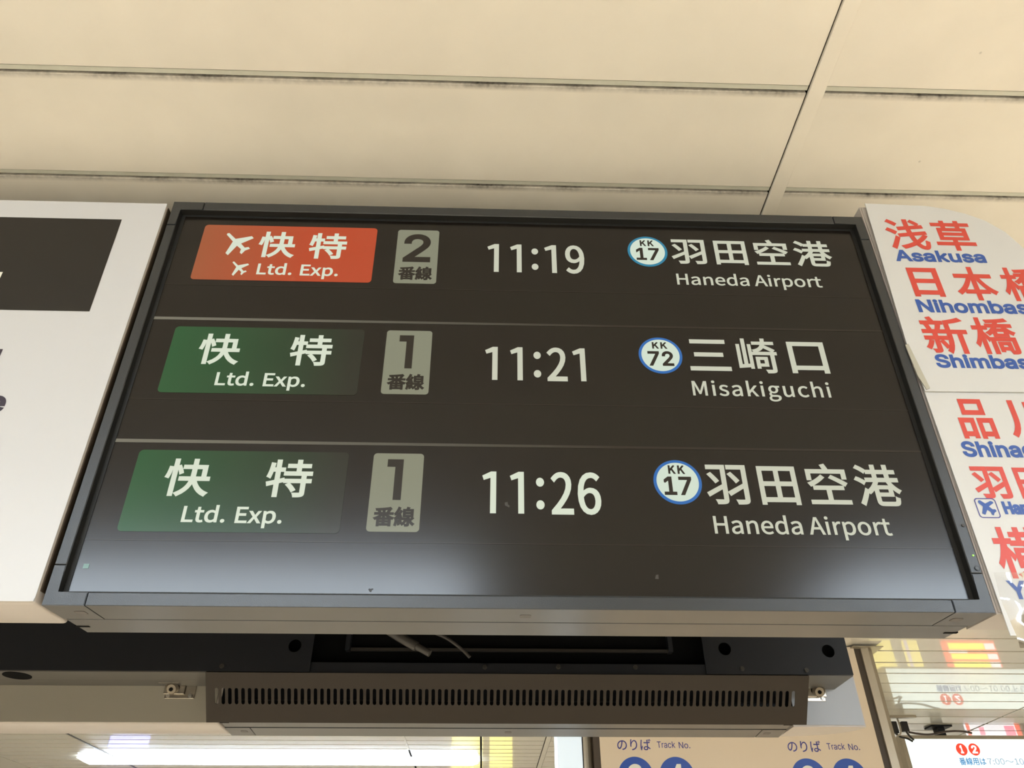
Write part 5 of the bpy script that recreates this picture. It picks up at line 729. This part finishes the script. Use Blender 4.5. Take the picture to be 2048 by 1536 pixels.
# near right: panel with a rounded top corner
def right_outline(x0, zb):
    return [(x0, zb), (0.790, zb), (0.790, 0.120), (0.778, 0.200), (0.7616, 0.2480), (0.7448, 0.2808), (0.722, 0.3035), (0.695, 0.3180), (0.665, 0.3280), (0.635, 0.3335), (x0 + 0.001, 0.3355)]
sr = root('sign_box', S0, 'white sign box right of the display, with a rounded upper corner, behind the paper sheets', 'sign box', rot=(TILT, 0, 0))
prism_xz('case', right_outline(0.5325, -0.3050), -0.0060, 0.0600, 'white_case', sr, 0.002)

def sheet(name, pts, y, label):
    t = root(name, S0, label, 'poster', 'printed sheets on the right sign box', rot=(TILT, 0, 0))
    prism_xz('paper', pts, y, y + 0.0012, 'sheet_white', t)
    return t
o1 = right_outline(0.5300, 0.0)
up = [(0.5330, -0.0120), (0.790, -0.0100)] + o1[2:-1] + [(0.5395, 0.3360), (0.5300, 0.0700)]
s1 = sheet('station_sheet', up, -0.0120, 'upper white sheet with red station names Asakusa, Nihombashi and Shimbashi')
prism_xz('clear_corner', [(0.5262, 0.0620), (0.5310, 0.0640), (0.5400, -0.0080), (0.5350, -0.0105), (0.5290, 0.0110)], -0.0136, -0.0124, 'corner_clip', s1)
YS = -0.0124
for ch, b in (('浅', (0.5571, 0.6197, 0.2402, 0.3028)), ('草', (0.6297, 0.6906, 0.2398, 0.3016)),
              ('日', (0.5666, 0.6116, 0.1493, 0.2040)), ('本', (0.6322, 0.6918, 0.1444, 0.2077)), ('橋', (0.7036, 0.7660, 0.1443, 0.2078)),
              ('新', (0.5569, 0.6211, 0.0494, 0.1132)), ('橋', (0.6286, 0.6900, 0.0498, 0.1131))):
    text('station_character', ch, b, YS, 'ink_red', s1, bold=0.0014 if ch != '日' else 0.0018)
for s, b in (('Asakusa', (0.5575, 0.6948, 0.2161, 0.2391)), ('Nihombashi', (0.5635, 0.7540, 0.1204, 0.1446)), ('Shimbashi', (0.5613, 0.7180, 0.0255, 0.0485))):
    text('station_name_english', s, b, YS, 'ink_blue', s1, 'i', bold=0.0013)
lo = [(0.5345, -0.3300), (0.790, -0.3300), (0.790, -0.0080), (0.5335, -0.0090), (0.5338, -0.15), (0.5365, -0.2980)]
s2 = sheet('station_sheet', [(0.5365, -0.3300), (0.790, -0.3300), (0.790, -0.0080), (0.5335, -0.0090)], -0.0095, 'lower white sheet with red Shinagawa, Haneda and Yokohama characters')
YS = -0.0099
for ch, b in (('品', (0.5655, 0.6118, -0.0819, -0.0222)), ('川', (0.6311, 0.6880, -0.0790, -0.0228)),
              ('羽', (0.5556, 0.6000, -0.1653, -0.1216)), ('田', (0.6109, 0.6500, -0.1650, -0.1225)),
              ('横', (0.5523, 0.6130, -0.2654, -0.2022)), ('浜', (0.6280, 0.6880, -0.2654, -0.2022))):
    text('station_character', ch, b, YS, 'ink_red', s2, bold=0.0013)
for s, b in (('Shinagawa', (0.5563, 0.7080, -0.1140, -0.0853)), ('Haneda', (0.5814, 0.6420, -0.1859, -0.1688)), ('Yokohama', (0.5534, 0.6900, -0.2897, -0.2678))):
    text('station_name_english', s, b, YS, 'ink_blue', s2, 'i', bold=0.0012)
flat2d('symbol_frame', [('P', rrect(0.5486, 0.5751, -0.1908, -0.1648, 0.0042)), ('P', rrect(0.5498, 0.5739, -0.1896, -0.1660, 0.0032)[::-1])], YS, 'ink_navy', s2)
PB = [(0.0, 0.901), (0.096, 1.0), (0.193, 0.98), (0.435, 0.777), (0.809, 0.955), (0.94, 0.913), (0.982, 0.827), (0.607, 0.586), (0.782, 0.405), (0.948, 0.407), (1.0, 0.291), (0.809, 0.16), (0.722, 0.0), (0.617, 0.052), (0.604, 0.222), (0.425, 0.358), (0.199, 0.036), (0.022, 0.119), (0.222, 0.581), (0.026, 0.794)]
patch('aeroplane_symbol', [(0.5526 + a * 0.0195, -0.1874 + b * 0.0199) for a, b in PB], YS, 'ink_blue', s2)
# clear film over the foot of the lower sheet, creased
bm = bmesh.new(); NX, NZ = 40, 14; gv = []
for j in range(NZ + 1):
    row = []
    for i in range(NX + 1):
        u = 0.5375 + 0.245 * i / NX; v = -0.345 + 0.085 * j / NZ
        d = 0.0016 * math.sin(70 * u + 60 * v) + 0.0008 * math.sin(150 * u - 90 * v + 1.3) + 0.0004 * math.sin(200 * v + 40 * u)
        row.append(bm.verts.new((u, -0.0150 + d, v)))
    gv.append(row)
for j in range(NZ):
    for i in range(NX): bm.faces.new((gv[j][i], gv[j][i + 1], gv[j + 1][i + 1], gv[j + 1][i]))
fl = root('plastic_film', S0, 'creased clear plastic film over the foot of the lower station sheet', 'plastic film', rot=(TILT, 0, 0))
ff = bm_obj('film', bm, 'clear_film', fl, True)

# far side boxes (backs face the camera)
YR = 1.520
bl = root('sign_box', (-1.9, YR, 0.322), 'grey back of the far sign box at lower left, left of the vent grille', 'sign box')
box('case', 0, 1.4110, 0.0, 0.085, 0, 0.60, 'white_case', bl, 0.004, 3, True)
box('back_panel', 0.004, 1.40, -0.002, 0.001, 0.003, 0.59, 'case_grey', bl)
br = root('sign_box', (0.575, YR, 0.322), 'grey back of the far sign box at lower right, with a curved pale front', 'sign box')
bm = bmesh.new()
prof = [(0.0, 0.0), (0.1375, 0.0), (0.1385, 0.010), (0.130, 0.030), (0.112, 0.050), (0.085, 0.066), (0.050, 0.078), (0.0, 0.085)]
a = [bm.verts.new((x, y, 0.0)) for x, y in prof]; b = [bm.verts.new((x, y, 0.60)) for x, y in prof]
bm.faces.new(a); bm.faces.new(b[::-1])
for i in range(len(prof)): bm.faces.new((a[i], b[i], b[(i + 1) % len(prof)], a[(i + 1) % len(prof)]))
bm_obj('case', bm, 'white_case', br)
box('back_panel', 0.0, 0.1350, -0.002, 0.001, 0.003, 0.59, 'case_grey_lit', br)

def draw_latch(parent, x, z, s=1):
    """keeper plate with two screws, folded lever, hinge pin and knob; x, z in the parent's frame, s mirrors it"""
    def xr(a_, b_): return sorted((x + s * a_, x + s * b_))
    e = box('draw_latch', *xr(0, 0.055), -0.0045, -0.002, z - 0.014, z + 0.0155, 'chrome', parent, 0.0008, 2)
    e['label'] = 'bright metal draw latch'
    box('lever', *xr(-0.008, 0.028), -0.024, -0.004, z + 0.013, z + 0.030, 'chrome', e, 0.002, 2)
    box('lever_face', *xr(-0.002, 0.036), -0.0085, -0.0045, z - 0.007, z + 0.013, 'chrome', e, 0.001, 2)
    for k in range(3):
        p0, p1 = x + s * (-0.009 + 0.0128 * k), x + s * (-0.009 + 0.0128 * k + 0.0118)
        cyl('hinge_knuckle', ((p0 + p1) / 2, -0.0235, z + 0.0115), (1, 0, 0), 0.0030, abs(p1 - p0), 'chrome', e, 14)
    bm = bmesh.new()
    bmesh.ops.create_cone(bm, cap_ends=True, segments=28, radius1=0.0125, radius2=0.0085, depth=0.005)
    q = Vector((0, 0, 1)).rotation_difference(Vector((0, -0.86, -0.5)).normalized()).to_matrix().to_4x4()
    bmesh.ops.transform(bm, matrix=Matrix.Translation((x + s * 0.013, -0.0125, z + 0.0015)) @ q, verts=bm.verts)
    bm_obj('knob', bm, 'latch_knob', e)
    cyl('knob_centre', (x + s * 0.013, -0.0150, z - 0.0002), (0, -0.86, -0.5), 0.0035, 0.002, 'black_gap', e, 16)
    for dx in (0.006, 0.047): cyl('screw', (x + s * dx, -0.0055, z - 0.009), (0, -1, 0), 0.0034, 0.003, 'steel_edge', e, 16, 0.0008)
    return e
draw_latch(bl, 1.303, 0.0575)
draw_latch(br, 0.071, 0.0585, -1)
box('bottom_plate_rest', 0, 1.4010, -0.0392, -0.0022, 0.0665, 0.0685, 'housing_under', bl)  # rest of the housing's bottom plate, parented to the far sign boxes
box('bottom_plate_rest', 0.0115, 0.0930, -0.0392, -0.0022, 0.0665, 0.0685, 'housing_under', br)

# ================================================================ BLACK HOUSING BETWEEN THE DISPLAYS
hs = root('mounting_housing', (0.0433, 1.425, 0.389), 'black metal housing that carries the two displays, open in the middle, with cables inside', 'metal housing')
hs_inv = Vector(hs.location)
def hbox(nm, x0, x1, y0, y1, z0, z1, m, bev=0.0):
    return box(nm, x0 - hs_inv.x, x1 - hs_inv.x, y0 - hs_inv.y, y1 - hs_inv.y, z0 - hs_inv.z, z1 - hs_inv.z, m, hs, bev, 1)
def plate_holes(nm, x0, x1, z0, z1, holes, y, m, th=0.002):
    loops = [('P', [(x0, z0), (x1, z0), (x1, z1), (x0, z1)])] + [('P', circ(cx, cz, r, 28)[::-1]) for cx, cz, r in holes]
    loops = [(k, [(a - hs_inv.x, b - hs_inv.z) for a, b in pts]) for k, pts in loops]
    return flat2d(nm, loops, y - hs_inv.y, m, hs, thick=th)
plate_holes('front_plate', -1.9, -0.316, 0.390, 0.62, [(-0.349, 0.436, 0.0117)], 1.4240, 'housing_black')
plate_holes('front_plate', 0.399, 0.668, 0.390, 0.62, [(0.4392, 0.4353, 0.0117), (0.6319, 0.4325, 0.0117)], 1.4235, 'housing_black')
hbox('front_lip', -0.316, 0.399, 1.426, 1.428, 0.389, 0.4075, 'housing_black')
hbox('back_wall', -1.9, 0.664, 1.460, 1.464, 0.392, 0.93, 'housing_in')
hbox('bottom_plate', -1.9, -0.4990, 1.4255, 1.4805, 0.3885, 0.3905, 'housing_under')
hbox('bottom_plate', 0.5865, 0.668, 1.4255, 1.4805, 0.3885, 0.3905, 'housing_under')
hbox('side_plate', 0.6655, 0.668, 1.4255, 1.4805, 0.3905, 0.93, 'housing_black')
hbox('upper_wall', -1.9, 0.668, 1.426, 1.430, 0.62, 0.93, 'housing_in')
hbox('top_plate', -1.9, 0.668, 0.965, 1.430, 0.928, 0.932, 'housing_in')
hbox('cross_bar', -0.250, 0.338, 1.440, 1.446, 0.4335, 0.4385, 'screw_dark')
for x in (-0.256, 0.342): hbox('bracket', x - 0.004, x + 0.004, 1.435, 1.458, 0.4335, 0.51, 'housing_black')
for x in (-1.2, 0.62): hbox('hanger_post', x - 0.02, x + 0.02, 1.18, 1.22, 0.932, 1.0885, 'housing_black')
for x, z in ((-0.472, 0.3985), (-0.003, 0.3995), (0.130, 0.4010), (0.270, 0.4010), (0.465, 0.3995), (0.583, 0.3975)):
    cyl('housing_screw', (x - hs_inv.x, 1.4215 - hs_inv.y, z - hs_inv.z), (0, -1, 0), 0.0042, 0.004, 'screw_dark', hs, 16, 0.001)
cyl('plate_hole', (-0.842 - hs_inv.x, 1.452 - hs_inv.y, 0.3884 - hs_inv.z), (0, 0, -1), 0.0240, 0.0016, 'black_gap', hs, 32)
# slanted vent cover with ninety slots
GX0, GX1 = -0.4990, 0.5860
A0 = Vector((0, 1.4235, 0.3885)); A1 = Vector((0, 1.4840, 0.3179))
GL_ = (A1 - A0).length
NS = 90; pitch = (0.5590 + 0.4800) / (NS - 1)
loops = [('P', [(GX0, 0), (GX1, 0), (GX1, GL_), (GX0, GL_)])]
for i in range(NS):
    cx = -0.4800 + i * pitch; w = 0.0032; a, b = 0.31 * GL_, 0.635 * GL_
    pts = [(cx + w * math.cos(math.radians(t)), b - w + w * math.sin(math.radians(t))) for t in range(0, 181, 30)] + \
          [(cx + w * math.cos(math.radians(t)), a + w + w * math.sin(math.radians(t))) for t in range(180, 361, 30)]
    loops.append(('P', pts[::-1]))
vc = flat2d('vent_cover', loops, 0.0, 'vent_brown', hs, thick=0.0012)
d = (A1 - A0).normalized()
hbox('slot_blackout', GX0 + 0.012, GX1 - 0.020, 1.452, 1.456, 0.3885, 0.60, 'black_gap')  # black sheet added behind the slots to keep them dark
for v in vc.data.vertices:                       # (x, thickness, s) -> world -> local
    x, th, s_ = v.co
    nn = Vector((0, d.z, -d.y))
    w_ = A0 + d * s_ + nn * th
    v.co = (x - hs_inv.x, w_.y - hs_inv.y, w_.z - hs_inv.z)
vc['label'] = 'slanted brown vent cover with a row of upright slots'
for x in (GX0, GX1 - 0.0012):
    prismpts = [(1.4235, 0.3885), (1.4840, 0.3179), (1.4840, 0.3885)]
    bm = bmesh.new()
    a = [bm.verts.new((x - hs_inv.x, y - hs_inv.y, z - hs_inv.z)) for y, z in prismpts]; b = [bm.verts.new((x + 0.0012 - hs_inv.x, y - hs_inv.y, z - hs_inv.z)) for y, z in prismpts]
    bm.faces.new(a); bm.faces.new(b[::-1])
    for i in range(3): bm.faces.new((a[i], b[i], b[(i + 1) % 3], a[(i + 1) % 3]))
    bm_obj('vent_end', bm, 'vent_brown', hs)
cb = root('cable_bundle', (-0.17, 1.30, 0.46), 'grey cable with a taped sleeve hanging in the dark gap under the display', 'cable')
def cpt(p_): return tuple(Vector(p_) - Vector(cb.location))
tube('sleeve', [cpt(q) for q in ((-0.235, 1.40, 0.56), (-0.205, 1.395, 0.475), (-0.165, 1.39, 0.446), (-0.125, 1.385, 0.424))], 0.0085, 'cable_grey', cb)
tube('plug', [cpt(q) for q in ((-0.127, 1.385, 0.4255), (-0.100, 1.382, 0.4110))], 0.0060, 'cable_grey', cb)
tube('thin_wire', [cpt(q) for q in ((-0.215, 1.41, 0.54), (-0.15, 1.405, 0.470), (-0.085, 1.40, 0.452), (-0.045, 1.395, 0.425), (-0.030, 1.392, 0.408))], 0.0028, 'cable_grey', cb)

# ================================================================ TRACK NUMBER SIGN ON THE COLUMN
ts = root('track_sign', (1.08, 3.5, -0.9), 'cream track number sign with blue circles on the column behind the displays', 'sign')
def tbox(nm, x0, x1, y0, y1, z0, z1, m, bev=0.0):
    return box(nm, x0 - 1.08, x1 - 1.08, y0 - 3.5, y1 - 3.5, z0 + 0.9, z1 + 0.9, m, ts, bev, 1)
tbox('panel', 0.483, 1.674, 3.5, 3.56, -0.9, 1.083, 'track_panel')
tbox('dark_channel', 1.674, 1.704, 3.506, 3.56, -0.9, 1.083, 'frame_dark')
tbox('dark_channel', 0.456, 0.483, 3.506, 3.56, -0.9, 1.083, 'frame_dark')
bm = bmesh.new()
prof = [(1.704, 3.495), (1.736, 3.490), (1.760, 3.508), (1.760, 3.60), (1.704, 3.60)]
a = [bm.verts.new((x - 1.08, y - 3.5, 0)) for x, y in prof]; b = [bm.verts.new((x - 1.08, y - 3.5, 1.983)) for x, y in prof]
bm.faces.new(a); bm.faces.new(b[::-1])
for i in range(5): bm.faces.new((a[i], b[i], b[(i + 1) % 5], a[(i + 1) % 5]))
bm_obj('corner_post', bm, 'aluminium', ts)
tbox('top_flange', 1.66, 1.80, 3.47, 3.60, 1.076, 1.0795, 'aluminium')
YT = -0.0006
for x0 in (0.0, 0.7245):
    zt = -0.0045 * (x0 > 0)
    def tt(nm, s, b, f, m, bold): text(nm, s, (b[0] + x0 - 1.08, b[1] + x0 - 1.08, b[2] + zt + 0.9, b[3] + zt + 0.9), YT, m, ts, f, bold)
    tt('track_word', 'のりば', (0.5560, 0.6985, 0.6465, 0.6905), 'n', 'ink_navy', 0.0004)
    tt('track_word_english', 'Track', (0.7250, 0.8020, 0.6560, 0.6810), 'i', 'ink_navy', 0.0002)
    tt('track_word_english', 'No.', (0.8170, 0.8650, 0.6545, 0.6790), 'i', 'ink_navy', 0.0002)
    for cx, n_ in ((0.6245, '3'), (0.7960, '4')):
        patch('track_circle', circ(cx + x0 - 1.08, 0.548 + zt + 0.9, 0.0738, 56), YT, 'track_blue', ts)
        text('track_number', n_, (cx + x0 - 1.08 - 0.030, cx + x0 - 1.08 + 0.030, 0.500 + zt + 0.9, 0.5945 + zt + 0.9), YT - 0.0006, 'ink_white', ts, 'n', 0.0045)

pl = root('column', (0.38, 3.62, FLOOR), 'pale column with a lit bluish strip, left of the cream track sign', 'column')
box('lit_strip', -0.075, 0.030, -0.10, 0.06, 0, H - FLOOR - 0.004, 'lit_pillar', pl, 0.004, 2)
box('edge_seam', 0.030, 0.034, -0.098, 0.06, 0, H - FLOOR - 0.004, 'black_gap', pl)
bm = bmesh.new()
pr_ = [(0.034, 0.06), (0.034, -0.085)] + [(0.034 + 0.045 * math.sin(math.radians(t)), -0.055 - 0.03 * math.cos(math.radians(t))) for t in range(0, 91, 15)] + [(0.079, 0.06)]
a = [bm.verts.new((x, y, 0)) for x, y in pr_]; b = [bm.verts.new((x, y, H - FLOOR - 0.004)) for x, y in pr_]
bm.faces.new(a); bm.faces.new(b[::-1])
for i in range(len(pr_)): bm.faces.new((a[i], b[i], b[(i + 1) % len(pr_)], a[(i + 1) % len(pr_)]))
bm_obj('rounded_cladding', bm, 'aluminium', pl)

# ================================================================ HANGING LIT SIGN, LOWER RIGHT
D5 = 5.05
lb = root('light_box', (3.4, D5, 0.745), 'backlit white hanging sign with red circles 1 and 2 at the lower right', 'light box')
def lbox(nm, x0, x1, y0, y1, z0, z1, m): return box(nm, x0 - 3.4, x1 - 3.4, y0 - D5, y1 - D5, z0 - 0.745, z1 - 0.745, m, lb)
lbox('lit_face', 2.585, 5.2, D5, D5 + 0.01, 0.755, 1.002, 'sign_light')
lbox('frame_top', 2.560, 5.2, D5 - 0.008, D5 + 0.14, 1.002, 1.022, 'aluminium')
lbox('frame_side', 2.560, 2.585, D5 - 0.008, D5 + 0.14, 0.745, 1.002, 'aluminium')
lbox('frame_bottom', 2.585, 5.2, D5 - 0.008, D5 + 0.14, 0.745, 0.755, 'aluminium')
lbox('back', 2.585, 5.2, D5 + 0.12, D5 + 0.14, 0.755, 1.002, 'lamp_case')
for x in (2.86, 4.6): lbox('hanger', x - 0.022, x + 0.022, D5 + 0.04, D5 + 0.10, 1.022, H - 0.002, 'housing_black')
lbox('hanger_plate', 2.795, 2.925, D5 + 0.02, D5 + 0.12, H - 0.010, H - 0.0005, 'housing_black')
YL = -0.0012
for cx, n_ in ((2.925, '1'), (3.0035, '2')):
    patch('red_circle', ell(cx - 3.4, 0.9435 - 0.745, 0.0348, 0.0348), YL, 'sign_red', lb)
    text('circle_number', n_, (cx - 3.4 - (0.010 if n_ == '1' else 0.0165), cx - 3.4 + (0.008 if n_ == '1' else 0.0165), 0.9215 - 0.745, 0.9665 - 0.745), YL - 0.0012, 'lit_white', lb, 'i', 0.0022)
text('notice', '番線用は', (2.888 - 3.4, 3.052 - 3.4, 0.856 - 0.745, 0.898 - 0.745), YL, 'sign_blue', lb, bold=0.0010)
text('notice', '7:00〜10:00下り', (3.062 - 3.4, 3.470 - 3.4, 0.856 - 0.745, 0.896 - 0.745), YL, 'sign_grey_text', lb, bold=0.0008)

cn = root('cable_connector', (2.46, 4.88, H - 0.004), 'black cable connectors hanging from the ceiling beside the cream sign column', 'cable')
def cb2(nm, x0, x1, z0, z1, m, y=0.0, bev=0.004): return box(nm, x0, x1, y, y + 0.03, z0, z1, m, cn, bev, 2)
cb2('connector_body', -0.020, 0.022, -0.085, -0.018, 'cable_black'); cb2('connector_body', 0.050, 0.088, -0.075, -0.018, 'cable_black')
tube('strap', [(0.028, -0.005, 0.0), (0.030, -0.012, -0.05), (0.022, -0.012, -0.10), (-0.004, -0.012, -0.102)], 0.0045, 'aluminium', cn)
tube('wire', [(0.068, 0.01, -0.07), (0.080, 0.01, -0.105), (0.105, 0.02, -0.118)], 0.006, 'cable_black', cn)
tube('wire', [(0.0, 0.01, -0.083), (0.02, 0.01, -0.108), (0.07, 0.02, -0.108), (0.10, 0.03, -0.125)], 0.006, 'cable_black', cn)
tube('wire', [(0.085, 0.01, -0.078), (0.16, 0.03, -0.086), (0.24, 0.05, -0.084), (0.34, 0.07, -0.060), (0.46, 0.09, -0.053), (0.52, 0.1, -0.063)], 0.006, 'cable_brown', cn)
cb2('ceiling_cup', -0.03, 0.125, -0.008, 0.0035, 'aluminium', y=-0.05, bev=0.001)

# ================================================================ LIT BOARDS BEYOND, SEEN MIRRORED IN THE GLOSSY SLATS
def board(name, x0, x1, y, z0, z1, m, label, extras=(), cat='advertising board'):
    t = root(name, ((x0 + x1) / 2, y, FLOOR), label, cat)
    cx = (x0 + x1) / 2
    box('lit_face', x0 - cx, x1 - cx, 0, 0.03, z0 - FLOOR, z1 - FLOOR, m, t)
    box('stand', x0 - cx, x1 - cx, 0.031, 0.06, 0, z1 - FLOOR, 'lamp_case', t)
    for a, b, c, d_, mm, nm in extras:
        box(nm, a - cx, b - cx, -0.003, 0, c - FLOOR, d_ - FLOOR, mm, t)
    return t
ex = []
for z0, z1 in ((0.578, 0.618), (0.648, 0.682), (0.700, 0.735)):
    ex += [(3.075, 3.315, z0, z1, 'lit_yellow', 'yellow_label'), (3.32, 3.385, z0, z1, 'lit_white', 'white_label')]
ex += [(3.065, 3.19, 0.626, 0.642, 'lit_white', 'white_label')]
board('price_board', 3.045, 3.395, D5 + 0.03, 0.56, 0.742, 'lit_red', 'red and yellow lit board mirrored in the glossy slats at lower right', ex)
board('poster_board', 2.50, 2.69, D5 + 0.03, 0.56, 0.742, 'lit_pale_yellow', 'pale yellow lit board mirrored in the slats beside the column')
board('poster_board', 2.78, 2.87, D5 + 0.03, 0.56, 0.742, 'lit_pale_yellow', 'narrow yellow lit board mirrored in the slats right of the column',
      [(2.78, 2.80, 0.56, 0.742, 'lit_lavender', 'lavender_edge')])
board('poster_board', 3.86, 4.30, 6.5, 0.77, 0.92, 'lit_white', 'white and red advertisement mirrored in the slats above the lit hanging sign',
      [(3.86, 3.885, 0.77, 0.92, 'lit_red', 'red_edge'), (4.17, 4.25, 0.79, 0.92, 'lit_pink', 'pink_figure'), (4.26, 4.30, 0.77, 0.92, 'lit_red', 'red_edge'), (3.96, 4.0, 0.80, 0.86, 'lit_pink', 'pink_figure')])
board('poster_board', -0.30, -0.02, 7.5, 0.55, 0.95, 'lit_pale_yellow', 'yellow lit board mirrored in the slats right of the ceiling light')
board('poster_board', 0.04, 0.245, 7.5, 0.55, 0.95, 'lit_pale_yellow', 'second yellow lit board mirrored in the slats near the lit column')
board('poster_board', -3.34, -3.00, 7.5, 0.69, 0.785, 'lit_violet', 'violet lit board mirrored in the slats at lower left')
